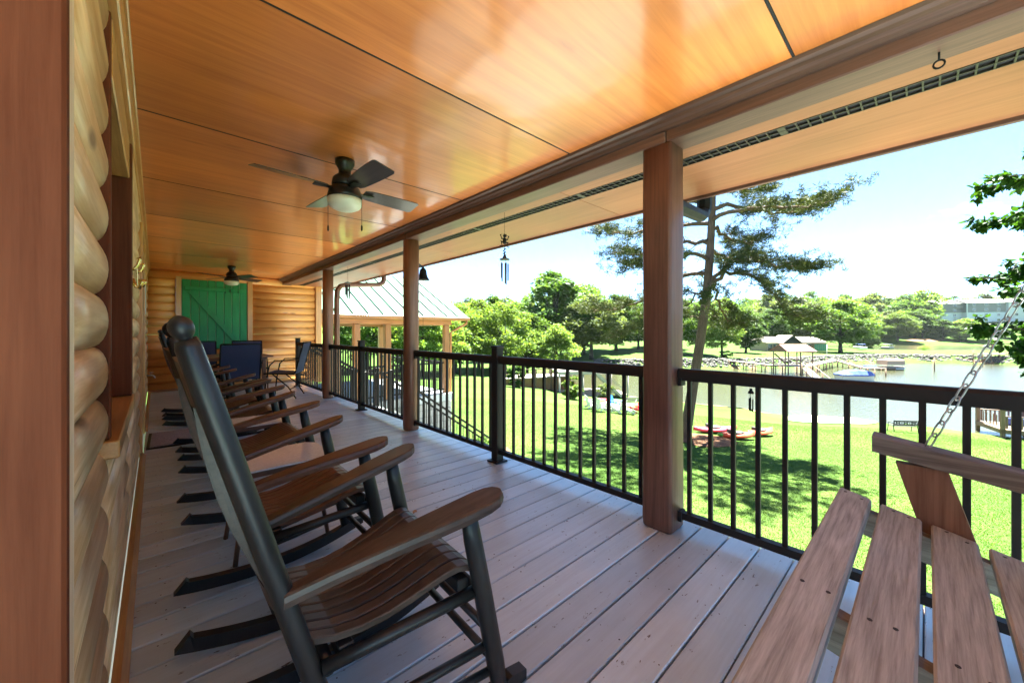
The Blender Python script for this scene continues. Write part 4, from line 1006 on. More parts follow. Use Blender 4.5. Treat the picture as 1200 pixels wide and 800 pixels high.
# ------------------------------------------------------------------ trees
def quads(C, U, W):
    "leaf rhombs from centres, half axes"
    n = len(C); Vv = np.empty((n*4, 3), np.float32)
    Vv[0::4] = C-U; Vv[1::4] = C+W; Vv[2::4] = C+U; Vv[3::4] = C-W
    return Vv, np.arange(n*4).reshape(-1, 4)
def rdir(g, n):
    v = g.normal(size=(n, 3)); return v/np.linalg.norm(v, axis=1)[:, None]
def leaves(g, C, size, aspect=.6, droop=.0, upbias=.5):
    n = len(C); nrm = rdir(g, n); nrm[:, 2] = np.abs(nrm[:, 2])+upbias; nrm /= np.linalg.norm(nrm, axis=1)[:, None]
    t = np.cross(nrm, rdir(g, n)); t /= np.linalg.norm(t, axis=1)[:, None]+1e-9
    t[:, 2] -= droop; t /= np.linalg.norm(t, axis=1)[:, None]
    w = np.cross(nrm, t); w /= np.linalg.norm(w, axis=1)[:, None]+1e-9
    s = size*g.uniform(.65, 1.3, n)[:, None]
    return quads(C, t*s*.5, w*s*.5*aspect)
def crown_points(g, n, h, r, base, nb, shape):
    "leaf centres on many overlapping clumps"
    cb = []; cr = []
    while len(cb) < nb:
        p = g.uniform(-1, 1, 3)
        if (p**2).sum() > 1 or (p**2).sum() < .16: continue
        z = base+(h-base)*(p[2]*.5+.5); u = (z-base)/(h-base)
        if shape == 'round': k = math.sqrt(max(.05, 1-(2*u-.9)**2*.85))
        elif shape == 'cone': k = 1.05-.85*u
        else: k = .75+.35*math.sin(u*3.0)
        q = np.array([p[0]*r*k, p[1]*r*k, z]); cb.append(q); cr.append(r*g.uniform(.22, .38))
    cb = np.array(cb); cr = np.array(cr); pick = g.integers(0, nb, n)
    d = rdir(g, n); d[:, 2] = np.where(d[:, 2] < -.3, -d[:, 2]*.5, d[:, 2])
    rad = cr[pick]*g.uniform(.55, 1.08, n)
    return cb[pick]+d*rad[:, None]*np.array([1, 1, .8]), cb
def tree_meshes(seed, h, r, base, nb, n, size, mat, shape='round', droop=0.0, lean=0.0, bark='bark_grey', aspect=.6):
    g = np.random.default_rng(seed); C, cb = crown_points(g, n, h, r, base, nb, shape)
    Vv, F = leaves(g, C, size, aspect, droop)
    cm = np_mesh('crown', Vv, F, M[mat])
    t = MB(); r0 = h*.020+.05
    top = Vector((lean*.5, 0, h*.78)); pts = [Vector((0, 0, -.3)), Vector((.02, 0, h*.12)), Vector((lean*.2, .05, h*.35)), top]
    t.tube(pts, [r0*1.35, r0, r0*.75, r0*.2], 9)
    for k in range(8):
        c = Vector(cb[k % len(cb)]); u = g.uniform(.22, .5); s = pts[1].lerp(top, u); mid = s.lerp(c, .5)+Vector((0, 0, .05*h*g.uniform(-.5, 1)))
        t.tube([s, mid, c], [r0*.42, r0*.28, r0*.08], 6)
    tm = t.mesh('trunk', M[bark]); return cm, tm
def plant(name, meshes, x, y, sc, rz, label, cat='tree', group=None, sink=.05):
    o = empty(name, (x, y, gz(x, y)-sink), rz, label, cat, group); o.scale = (sc[0], sc[0], sc[1]) if hasattr(sc, '__len__') else (sc, sc, sc)
    link('trunk', meshes[1], o); link('crown', meshes[0], o); return o
def pt(px, d): return loc(d, (px-600)/451.0*d)
mid = {
 'a': tree_meshes(11, 12, 5.0, 1.2, 60, 12000, .46, 'leaf_light', 'round', .1),
 'b': tree_meshes(12, 12, 4.8, 1.8, 70, 12000, .46, 'leaf_mid', 'round'),
 'c': tree_meshes(13, 12, 5.2, 1.0, 55, 12000, .46, 'leaf_light', 'wide', .35),
 'd': tree_meshes(14, 12, 4.6, 1.4, 75, 12000, .50, 'leaf_dark', 'round'),
 'e': tree_meshes(15, 12, 5.0, 1.6, 70, 11000, .50, 'leaf_olive', 'round'),
 'f': tree_meshes(16, 12, 4.2, 1.5, 55, 11000, .46, 'leaf_mid', 'cone'),
}
GT = 'leafy trees along the lake shore'
tl = [  # px, distance, height, width scale, kind, label
 (652, 63, 9.6, .95, 'a', 'bright yellow green tree beside the wooden boat dock stairs'),
 (618, 66, 11.2, .95, 'b', 'fresh green tree rising between the two bright yellow green trees'),
 (592, 58, 10.0, 1.0, 'c', 'bright spreading tree in the middle of the near shore clump'),
 (561, 62, 10.8, 1.0, 'a', 'bright yellow green tree next to the pavilion roof corner'),
 (534, 55, 9.4, 1.0, 'c', 'drooping pale green tree seen past the pavilion downspout'),
 (578, 78, 13.2, .9, 'f', 'upright green tree behind the near shore clump'),
 (650, 92, 19.6, 1.5, 'd', 'tallest broad dark green tree standing over the near shore clump'),
 (684, 96, 17.4, 1.1, 'b', 'tall green tree at the side of the tallest dark tree'),
 (693, 84, 14.0, 1.2, 'e', 'dull grey green tree over the lawn across the inlet'),
 (722, 104, 15.0, 1.1, 'd', 'dark green tree behind the pine boughs across the inlet'),
 (748, 108, 12.0, 1.1, 'b', 'green tree with a visible trunk on the lawn across the inlet'),
 (778, 112, 14.5, 1.1, 'e', 'grey green tree hidden partly by the dark squared porch post'),
 (520, 48, 8.0, .9, 'a', 'pale green shrubby tree seen through the pavilion'),
 (470, 52, 10.0, 1.1, 'c', 'pale drooping tree behind the pavilion posts'),
 (430, 46, 9.5, 1.1, 'b', 'green tree behind the pavilion glass door'),
 (495, 44, 8.0, 1.0, 'a', 'bright green tree framed between the pavilion corner posts'),
 (846, 90, 11.4, .92, 'a', 'bright light green tree on the rocky point across the lake'),
 (816, 98, 12.4, 1.0, 'b', 'green tree beside the pine trunk on the far lawn'),
 (874, 108, 11.6, 1.0, 'd', 'dark tree with leaning trunk between bright tree and brick house'),
 (985, 113, 15.2, 1.28, 'b', 'broad green shade tree standing alone on the far rock wall'),
 (905, 140, 14.0, 1.2, 'd', 'dark green tree rising behind the gable of the far house'),
 (932, 146, 16.0, 1.3, 'b', 'green tree rising behind the far house roof'),
 (958, 138, 14.0, 1.2, 'e', 'olive green tree at the sunroom end of the far house'),
 (1012, 150, 12.5, 1.1, 'b', 'green tree behind the lone shade tree'),
 (1052, 236, 17.0, 1.5, 'a', 'bright green tree by the brown bank of the back cove'),
 (1072, 246, 16.0, 1.4, 'd', 'dark tree next to the bright tree at the back cove'),
 (1030, 240, 12.0, 1.3, 'c', 'low pale tree at the waterside of the back cove'),
 (1132, 234, 13, 1.5, 'a', 'yellow green tree in front of the apartment block corner'),
 (1158, 232, 7.5, 1.5, 'b', 'green tree in front of the apartment block windows'),
 (1105, 238, 12, 1.5, 'd', 'dark green tree left open beside the apartment block end'),
 (1125, 231, 7.5, 1.6, 'b', 'low green tree below the yellow green tree by the apartments'),
 (1178, 236, 6.5, 1.5, 'd', 'low dark tree under the apartment block balconies'),
 (1205, 234, 6.5, 1.6, 'b', 'green tree at the far end of the apartment block'),
]
for i, (px, d, h, w, k, lb) in enumerate(tl):
    x, y = pt(px, d); plant('leafy_tree', mid[k], x, y, (w*h/12 if h < 17 else w*h/13, h/12), i*1.7, lb, 'tree', GT)
# wooded hills across the lake: many trees, two sizes of crown
farm = [tree_meshes(31, 15, 7.2, .5, 60, 4200, 1.05, 'leaf_mid'), tree_meshes(32, 15, 7.4, .5, 60, 4200, 1.05, 'leaf_dark'), tree_meshes(33, 15, 6.8, .5, 56, 4000, 1.05, 'leaf_olive'), tree_meshes(34, 15, 7.2, .5, 60, 4200, 1.05, 'leaf_light')]
g = np.random.default_rng(5); n_f = 0
for ring, (d0, d1, cnt) in enumerate([(244, 256, 74), (262, 290, 70), (300, 345, 60), (355, 410, 52), (420, 480, 46)]):
    for k in range(cnt):
        px = 470+(1290-470)*(k+g.uniform(.1, .9))/cnt; d = g.uniform(d0, d1)
        if 1090 < px < 1235 and d < 300: continue
        if px < 700 and d < 300: d -= 80
        x, y = pt(px, d)
        P_ = np.array([[x, y]])
        if sdf(P_, COVE)[0] < 8 or sdf(P_, LAKE)[0] < 8: continue
        kk = int(g.choice([0, 0, 1, 1, 2, 3])); s = g.uniform(.85, 1.25)*(1.0 if d < 258 else 1.25)
        plant('hill_tree', farm[kk], x, y, (s*1.1, s*g.uniform(.9, 1.2)), g.uniform(0, 6), ['mid green', 'dark green', 'olive', 'yellow green'][kk]+' leafy tree '+['at the foot of the wooded hills', 'low on the wooded slope', 'halfway up the wooded slope', 'high on the wooded slope', 'along the crest of the wooded hills'][ring]+' behind the lake', 'tree', 'trees of the wooded hills', .4); n_f += 1
# ------------------------------------------------------------------ the big pine on the lawn
def make_pine():
    x, y = pt(806, 17.6); z0 = gz(x, y)
    p = empty('pine_tree', (x, y, z0-.1), -YAW, 'tall leaning pine with long bare limbs growing beside the kayaks', 'tree')
    g = np.random.default_rng(8); t = MB()
    trunk = [(-.15, 0, -.2), (-.08, 0, .5), (.22, 0, 2.4), (.58, 0, 4.6), (.88, 0, 6.8), (1.04, .05, 8.6), (1.14, .05, 10.4), (1.20, .1, 12.4), (1.27, .1, 14.4), (1.3, 0, 16.2)]
    tr = [.33, .245, .215, .20, .185, .17, .15, .125, .09, .03]
    t.tube(trunk, tr, 14)
    def trunk_at(z):
        for a, b in zip(trunk[:-1], trunk[1:]):
            if a[2] <= z <= b[2]: return Vector(a).lerp(Vector(b), (z-a[2])/(b[2]-a[2]))
        return Vector(trunk[-1])
    limbs = []
    # (start height, [(right, away, up) steps])
    main = [
     (6.9, [(.5, -.3, .7), (1.1, -.6, 1.15), (2.0, -.9, 1.15), (3.2, -1.2, .95), (4.6, -1.4, .75), (5.6, -1.3, .85)]),
     (7.2, [(.5, .2, .2), (1.0, .6, -.35), (1.7, 1.0, -1.0), (2.4, 1.3, -1.6), (3.3, 1.5, -1.85)]),
     (7.1, [(.6, -.6, .5), (1.5, -1.4, .3), (2.2, -2.0, -.4), (2.8, -2.5, -1.35), (3.5, -2.8, -1.6)]),
     (9.8, [(.8, .4, -.05), (1.8, .7, -.45), (3.0, .9, -.55), (4.0, 1.0, -.4)]),
     (10.6, [(.9, -.2, .1), (2.2, -.5, -.15), (3.6, -.6, -.35), (5.0, -.6, -.25), (5.9, -.5, -.15)]),
     (11.6, [(.8, .6, .35), (2.2, 1.1, .5), (3.6, 1.4, .4), (5.0, 1.5, .45)]),
     (12.6, [(.7, -.9, .5), (1.8, -1.8, .8), (3.2, -2.4, .8)]),
     (13.4, [(.7, .4, .6), (1.8, .8, .9), (3.0, .8, 1.0)]),
     (9.0, [(-.9, .5, .2), (-2.0, .9, -.2), (-3.2, 1.2, -.3), (-4.3, 1.3, -.1)]),
     (10.6, [(-1.0, -.3, .3), (-2.4, -.6, .15), (-3.8, -.7, .25), (-5.0, -.7, .1)]),
     (7.6, [(-.8, .8, .1), (-1.8, 1.6, -.6), (-3.0, 2.2, -1.2), (-4.2, 2.4, -1.6), (-5.0, 2.3, -1.5)]),
     (12.0, [(-.9, .6, .5), (-2.2, 1.0, .6), (-3.8, 1.1, .6)]),
     (13.6, [(-.8, -.6, .7), (-2.0, -1.2, 1.0), (-3.2, -1.4, 1.1)]),
     (6.2, [(-.5, -.7, .5), (-1.3, -1.5, .3), (-2.4, -2.2, -.5), (-3.6, -2.6, -1.2)]),
     (11.2, [(.2, -1.2, .3), (.5, -2.6, .3), (.6, -4.0, .1)]), (11.9, [(-.1, 1.3, .4), (-.2, 2.8, .5), (.1, 4.0, .4)]),
     (8.3, [(-1.0, -.6, .1), (-2.2, -1.2, -.1), (-3.5, -1.5, -.5), (-4.6, -1.6, -.6)]), (9.9, [(-1.0, .9, .2), (-2.3, 1.7, .2), (-3.7, 2.2, .1), (-4.9, 2.4, .3)]), (5.5, [(-.8, .5, .3), (-1.8, .8, .2), (-3.0, 1.0, -.3), (-4.0, 1.2, -.7)]),
     (11.4, [(-1.1, .1, .4), (-2.6, .2, .5), (-4.2, .1, .5), (-5.4, 0, .4)]), (10.1, [(.9, -1.0, .1), (2.2, -1.9, -.1), (3.6, -2.4, -.2), (4.8, -2.6, 0)]), (8.9, [(.9, .9, 0), (2.1, 1.6, -.2), (3.4, 2.0, -.2), (4.6, 2.1, 0)]),
     (14.6, [(.5, .6, .5), (1.2, 1.4, .8)]), (15.0, [(-.5, -.6, .6), (-1.2, -1.2, .9)]), (12.8, [(0, -1.0, .5), (.2, -2.4, .8), (.4, -3.4, .8)]),
    ]
    tips = []
    for z, steps in main:
        s = trunk_at(z); pts = [s]+[s+Vector((q[0]*(.68 if q[0] > 0 else .92), q[1], q[2])) for q in steps]; n = len(pts)
        fine = []
        for a, b in zip(pts[:-1], pts[1:]):
            for k in range(3): fine.append(a.lerp(b, k/3)+Vector(g.normal(0, .05, 3)))
        fine.append(pts[-1]); m = len(fine); R0 = .105 if z > 6.5 else .06
        t.tube(fine, [R0*(1-.86*i/(m-1)) for i in range(m)], 7)
        for i in range(3, m):
            u = i/(m-1); d = (fine[min(i+1, m-1)]-fine[i-1]).normalized()
            for sgn in (-1, 1):
                if g.random() < .30 and u < .6: continue
                side = d.cross(Vector((0, 0, 1))).normalized()*sgn
                ln = g.uniform(.5, 1.25)*(1.1-.4*u); e1 = fine[i]+(side*.75+d*.6).normalized()*ln*.5+Vector((0, 0, g.uniform(-.1, .16)))
                e2 = e1+(side*.6+d*.8+Vector((0, 0, g.uniform(-.3, .35)))).normalized()*ln*.55
                t.tube([fine[i], e1, e2], [.022, .014, .006], 5); tips += [e1, e1.lerp(e2, .5), e2, e2+Vector(g.normal(0, .13, 3))]
                for q in range(5): tips.append(e2+Vector((g.normal(0, .30), g.normal(0, .30), g.normal(.04, .20))))
                e3 = e1+(side*.4-d*.2+Vector((0, 0, .2))).normalized()*ln*.4; t.tube([e1, e3], [.01, .005], 4); tips += [e3, e1.lerp(e3, .6), e3+Vector(g.normal(0, .1, 3))]
        tips += [fine[-1], fine[-2]]
    # bare dead stubs
    for z, q in ((5.6, (.7, .1, .05)), (7.9, (-.9, .1, -.6)), (8.6, (.5, .3, .1)), (9.3, (-1.4, -.3, -.9)), (4.9, (.35, -.2, .1))):
        s = trunk_at(z); t.tube([s, s+Vector(q)*.5+Vector((0, 0, .1)), s+Vector(q)], [.04, .025, .008], 6)
    t.build('trunk', M['bark'], p)
    # needle tufts: each tuft a burst of thin blades
    T_ = np.array([tuple(q) for q in tips]); nt = len(T_); per = 22
    C = np.repeat(T_, per, 0)+g.normal(0, .045, (nt*per, 3)); D = rdir(g, nt*per); D[:, 2] = D[:, 2]*.7+.25
    D /= np.linalg.norm(D, axis=1)[:, None]; W = np.cross(D, rdir(g, nt*per)); W /= np.linalg.norm(W, axis=1)[:, None]+1e-9
    ln = g.uniform(.06, .12, nt*per)[:, None]
    Vv, F = quads(C+D*ln, D*ln, W*.014)
    link('needles', np_mesh('needles', Vv, F, M['needle']), p)
    return x, y
PX, PY = make_pine()
patch('mulch_bed', blob_outline(PX+.3, PY-.6, 1.5, 1.25, .4, 30, .12, 5), M['mulch'], .03, 6, .10)
# ------------------------------------------------------------------ near maple beside the swing end of the porch
def make_maple():
    x, y = loc(5.6, 12.95); z0 = gz(x, y)
    p = empty('maple_tree', (x, y, z0-.1), -YAW, 'dark leafy maple whose branches hang in past the porch end', 'tree')
    g = np.random.default_rng(21); t = MB(); H = -z0+1.12+.1      # camera height above the tree's foot, for branch heights
    top = Vector((.1, .1, H+6.5)); t.tube([(0, 0, -.2), (.05, 0, 1.5), (-.05, .05, H-1), (.05, .1, H+2.5), top], [.30, .23, .19, .12, .03], 12)
    C = []
    ends = [(-4.65, .6, H+2.55), (-4.3, .9, H+2.0), (-4.15, .5, H+1.55), (-4.35, .9, H+.78), (-4.75, .7, H-.22), (-4.5, .4, H-.62), (-4.1, .2, H-1.2), (-3.9, 1.0, H+3.2), (-4.2, .3, H+2.3), (-4.0, 1.2, H+1.2), (-4.25, .2, H+.95), (-3.9, .6, H+.35), (-4.3, .7, H-.35), (-3.6, -1.0, H+1.4), (-3.4, 2.0, H+2.2), (-3.4, 2.2, H+.1)]
    for k in range(26):
        a = g.uniform(0, 6.28); r_ = g.uniform(2.4, 4.2); z = H+g.uniform(-.8, 6.5); r_ *= math.sqrt(max(.1, 1-((z-H-1.8)/6.5)**2))
        e_ = (r_*math.cos(a), r_*math.sin(a), z)
        if e_[0] < -3.3: e_ = (-3.3, e_[1], z)
        ends.append(e_)
    tips = []
    for k, e in enumerate(ends):
        e = Vector(e); zz = max(1.6, min(H+4.5, e[2]-1.4)); s = Vector((0, .05, zz)); m1 = s.lerp(e, .4)+Vector((0, 0, .45)); m2 = s.lerp(e, .75)+Vector((0, 0, .35))
        fine = []
        for i in range(11):
            u = i/10; q = s*(1-u)**3+m1*3*u*(1-u)**2+m2*3*u*u*(1-u)+e*u**3; fine.append(q+Vector(g.normal(0, .03, 3)))
        t.tube(fine, [.055*(1-.9*i/10) for i in range(11)], 6)
        for i in range(4, 11):
            for q in range(8):
                d = Vector((g.normal(0, 1), g.normal(0, 1), g.normal(-.12, .35))).normalized(); ln = g.uniform(.25, .62)*(1.25-.07*i)
                e2 = fine[i]+d*ln; t.tube([fine[i], e2], [.008, .003], 4)
                tips += [(fine[i].lerp(e2, v), d) for v in (.45, .7, .9, 1.0)]
    t.build('trunk', M['bark_grey'], p)
    # pointed, drooping leaves fanned along each twig
    per = 7; n = len(tips)*per; A = np.repeat(np.array([tuple(a) for a, _ in tips]), per, 0); Dd = np.repeat(np.array([tuple(b) for _, b in tips]), per, 0)
    ax_ = Dd*.7+rdir(g, n)*.8; ax_[:, 2] -= .35; ax_ /= np.linalg.norm(ax_, axis=1)[:, None]
    w = np.cross(ax_, np.array([0, 0, 1.0])+rdir(g, n)*.5); w /= np.linalg.norm(w, axis=1)[:, None]+1e-9
    ln = g.uniform(.085, .155, n)[:, None]; b0 = A+g.normal(0, .03, (n, 3))
    V6 = np.empty((n*6, 3), np.float32); up = np.cross(w, ax_)*.004
    V6[0::6] = b0; V6[1::6] = b0+ax_*ln*.35+w*ln*.24+up; V6[2::6] = b0+ax_*ln*.7+w*ln*.20; V6[3::6] = b0+ax_*ln; V6[4::6] = b0+ax_*ln*.7-w*ln*.20; V6[5::6] = b0+ax_*ln*.35-w*ln*.24+up
    link('leaves', np_mesh('leaves', V6, np.arange(n*6).reshape(-1, 6), M['maple']), p)
make_maple()
# shrubs near the dock and pavilion
def shrub(px, d, h, w, lab, mat, seed):
    g = np.random.default_rng(seed); C, cb = crown_points(g, 2600, h, w, .05, 26, 'round'); Vv, F = leaves(g, C, .11*max(h, 1), .5)
    x, y = pt(px, d); o = empty('shrub', (x, y, gz(x, y)-.03), 0, lab, 'shrub')
    link('foliage', np_mesh('foliage', Vv, F, M[mat]), o); t = MB()
    for k in range(5): t.tube([(0, 0, -.1), tuple(cb[k]*np.array([.5, .5, .5])), tuple(cb[k])], [.03, .02, .01], 5)
    t.build('stem', M['bark_grey'], o)
shrub(672, 33, 2.1, .9, 'round bright green shrub on the lawn before the dock stairs', 'leaf_light', 51)
shrub(605, 41, 2.8, 1.0, 'upright dark green shrub at the edge of the lawn by the dock', 'leaf_dark', 52)
shrub(710, 36, 1.5, .9, 'spiky olive shrub growing at the water edge beside the dock', 'leaf_olive', 53)
shrub(850, 88, 1.8, 1.4, 'small green bush at the foot of the bright tree on the point', 'leaf_mid', 54)
shrub(566, 14.4, .5, .35, 'small leafy plant in the mulch bed below the porch', 'leaf_mid', 55)
shrub(1084, 128, 1.5, 1.8, 'low bright green bush on the grassy point', 'leaf_light', 56)
qx, qy = pt(572, 13.9); patch('mulch_bed', blob_outline(qx, qy, 1.2, .8, .7, 26, .15, 9), M['mulch'], .03, 5, .05)
# ------------------------------------------------------------------ rocks of the far bank
def riprap():
    g = np.random.default_rng(77)
    ico = np.array([(0, 0, 1), (.894, 0, .447), (.276, .851, .447), (-.724, .526, .447), (-.724, -.526, .447), (.276, -.851, .447), (.724, .526, -.447), (-.276, .851, -.447), (-.894, 0, -.447), (-.276, -.851, -.447), (.724, -.526, -.447), (0, 0, -1)])
    fi = np.array([(0,1,2),(0,2,3),(0,3,4),(0,4,5),(0,5,1),(1,6,2),(2,7,3),(3,8,4),(4,9,5),(5,10,1),(2,6,7),(3,7,8),(4,8,9),(5,9,10),(1,10,6),(6,11,7),(7,11,8),(8,11,9),(9,11,10),(10,11,6)])
    line = L_([(84, 126), (89, 118.5), (95, 109.6), (97.7, 99.6), (96, 88), (88, 70), (83.5, 62), (81, 50.3), (80, 44), (80, 35.5), (79, 17.5)])
    Vs = []; Fs = []; b = 0
    for a, c in zip(line[:-1], line[1:]):
        ln = np.hypot(*(c-a)); nrm = np.array([-(c-a)[1], (c-a)[0]])/ln
        if nrm @ np.array(loc(1, 0)) < 0: nrm = -nrm
        for k in range(int(ln*20)):
            q = a+(c-a)*g.random()+nrm*g.uniform(.3, 3.3); s = g.uniform(.13, .36)
            v = ico*s*g.uniform(.7, 1.2, (1, 3))*(1+g.normal(0, .12, (12, 1))); an = g.uniform(0, 6.28); co, si = math.cos(an), math.sin(an)
            v = np.column_stack([v[:, 0]*co-v[:, 1]*si, v[:, 0]*si+v[:, 1]*co, v[:, 2]])
            z = gz(*q); Vs.append(v+np.array([q[0], q[1], z+s*.25])); Fs.append(fi+b); b += 12
    stuff(link('riprap', np_mesh('riprap', np.concatenate(Vs), np.concatenate(Fs), M['rock'])))['label'] = 'grey riprap rocks lining the far lake bank'
riprap()
# ------------------------------------------------------------------ lawn grass
def grass():
    g = np.random.default_rng(3); n = 300000
    d = 3.0+25*g.random(n)**1.15; px = g.uniform(520, 1260, n); s = (px-600)/451*d
    X = s*CY_+d*SY_; Y = -s*SY_+d*CY_; P = np.column_stack([X, Y])
    ok = (X > 2.6) & (sdf(P, LAKE) > .6) & ~((X < 8.2) & (Y > 8.8) & (Y < 16))
    ok &= np.hypot(X-PX-.3, Y-PY+.6) > 1.3
    ok &= np.hypot(X-qx, Y-qy) > 1.0
    P = P[ok]; n = len(P); z = ground_z(P); B = np.column_stack([P, z-.005])
    a = g.uniform(0, 6.28, n); W = np.column_stack([np.cos(a), np.sin(a), np.zeros(n)])*g.uniform(.006, .014, n)[:, None]
    hgt = g.uniform(.018, .045, n)[:, None]; tip = B+np.column_stack([g.normal(0, .02, n), g.normal(0, .02, n), np.zeros(n)])+np.array([0, 0, 1])*hgt
    Vv = np.empty((n*3, 3), np.float32); Vv[0::3] = B-W; Vv[1::3] = B+W; Vv[2::3] = tip
    o = stuff(link('grass', np_mesh('grass', Vv, np.arange(n*3).reshape(-1, 3), M['grass_blade']))); o['label'] = 'short green grass blades of the lawn'; o['category'] = 'grass'
M['grass_blade'] = leafmat('grass blades', (0.048, 0.093, 0.020), (0.084, 0.128, 0.034), .45)
grass()
# ------------------------------------------------------------------ kayaks by the pine
M['kayak_pink'] = paint('pink red plastic', (0.62, 0.03, 0.075), .35, 0, .06, 5, .02); M['kayak_red'] = paint('orange red plastic', (0.68, 0.075, 0.025), .35, 0, .06, 5, .02)
M['kayak_green'] = paint('lime plastic', (0.16, 0.42, 0.05), .35, 0, .06, 5, .02); M['dark'] = paint('cockpit black', (.02, .02, .02), .6)
def kayak(px, d, ln, rz, mat, lab, tip=None):
    x, y = pt(px, d); k = empty('kayak', (x, y, gz(x, y)+.02), rz, lab, 'kayak', 'kayaks lying on the lawn'); m = MB(); rings = []
    n = 15
    for i in range(n):
        u = -1+2*i/(n-1); w = .36*(1-abs(u)**2.3)+.012; hb = .02+.16*abs(u)**3; ht = .27+.06*abs(u)**2
        rings.append([(u*ln/2, w*math.cos(a)*(1 if math.sin(a) > 0 else .8), (ht-.12)*max(0, math.sin(a))*(.9) + .15 + (.15-hb)*min(0, math.sin(a))) for a in [2*math.pi*q/14 for q in range(14)]])
    hull = m.loft(rings, True).build('hull', M[mat], k)
    ck = MB(); ck.lathe([(.30, .262), (.30, .315), (.27, .318), (.25, .29)], n=18); ck.v = [(a*1.35-.1, b*.78, c) for a, b, c in ck.v]; ck.build('cockpit_rim', M['dark'], k)
    st = MB().box(-.42, -.30, -.18, .18, .28, .44, .02); st.build('seat_back', M['dark'], k)
    for s in (-1, 1): MB().tube([(s*(ln/2-.05), 0, .27), (s*(ln/2-.1), 0, .33), (s*(ln/2-.2), 0, .29)], .012, 6).build('carry_handle', M['dark'], k)
    if tip: MB().ball((-ln/2+.16, 0, .2), .13, 10, 8, (1.8, 1.0, .8)).build('bow_cap', M[tip], k)
    return k
kayak(838, 19.2, 2.3, -YAW+.10, 'kayak_pink', 'long pink red kayak lying behind the pine trunk')
kayak(864, 17.9, 1.75, -YAW+.03, 'kayak_red', 'orange red kayak with a lime green bow on the mulch', 'kayak_green')
kayak(891, 19.0, 1.9, -YAW+.40, 'kayak_red', 'orange red kayak pointing toward the sandy beach')
# ------------------------------------------------------------------ lawn chairs round the fire pit
M['ad_white'] = paint('white resin', (.60, .60, .58), .5); M['ad_pink'] = paint('pink resin', (.75, .10, .16), .5); M['ad_blue'] = paint('blue resin', (.05, .22, .62), .5); M['ad_red'] = paint('red resin', (.62, .03, .05), .5)
def adirondack(px, d, rz, mat, lab):
    x, y = pt(px, d); a = empty('lawn_chair', (x, y, gz(x, y)), rz, lab, 'chair', 'coloured lawn chairs around the fire pit'); mm = M[mat]
    for k in range(5):      # back boards fan, chair faces +X
        yy = -.22+.11*k; h = .95-.05*abs(k-2)
        MB().loft([[(-.12-.03*(z-.25)/.7*10*.1, yy-.045, z), (-.10-.03*(z-.25)/.7*10*.1, yy-.045, z), (-.10-.33*(z-.25)*1.0, yy+.045, z), (-.12-.33*(z-.25), yy+.045, z)] if False else
                   [(-.12-.36*(z-.25), yy-.048, z), (-.10-.36*(z-.25), yy-.048, z), (-.10-.36*(z-.25), yy+.048, z), (-.12-.36*(z-.25), yy+.048, z)] for z in (.22, h)]).build('back_board', mm, a)
    for k in range(5):
        u = k/4; MB().box(-.10+.115*k, -.10+.115*k+.10, -.27, .27, .24+.035*k, .262+.035*k).build('seat_slat', mm, a)
    for s in (-1, 1):
        MB().box(-.30, .48, s*.33-.07, s*.33+.07, .56, .585).build('armrest', mm, a)
        MB().box(.40, .47, s*.29-.02, s*.29+.02, 0, .559).build('leg', mm, a)
        MB().bar((-.30, s*.28, .10), (.44, s*.28, .36), .025, .11).build('leg', mm, a)
adirondack(692, 25.6, R(-30), 'ad_white', 'white slatted lawn chair standing apart beside the pink one'); adirondack(702, 27.0, R(-60), 'ad_pink', 'pink slatted lawn chair by the fire pit')
adirondack(701.5, 24.4, R(10), 'ad_white', 'white slatted lawn chair in front of the pink one'); adirondack(719, 27.2, R(-95), 'ad_blue', 'blue slatted lawn chair by the fire pit')
adirondack(727, 24.2, R(80), 'ad_white', 'white slatted lawn chair in front of the blue one'); adirondack(739, 24.3, R(110), 'ad_white', 'white slatted lawn chair next to the red one'); adirondack(748, 25.2, R(160), 'ad_red', 'red slatted lawn chair at the side of the grey garden bench')
x, y = pt(716, 25.6); fp = empty('fire_pit', (x, y, gz(x, y)), 0, 'small round stone fire pit between the lawn chairs', 'fire pit')
for k in range(12):
    a = 2*math.pi*k/12
    MB().loft([[(r_*math.cos(t_), r_*math.sin(t_), z) for r_, t_ in ((.42, a-.24), (.42, a+.24), (.60, a+.24), (.60, a-.24))] for z in (0, .22+rnd.uniform(-.02, .02))]).build('stone', M['stone'], fp)
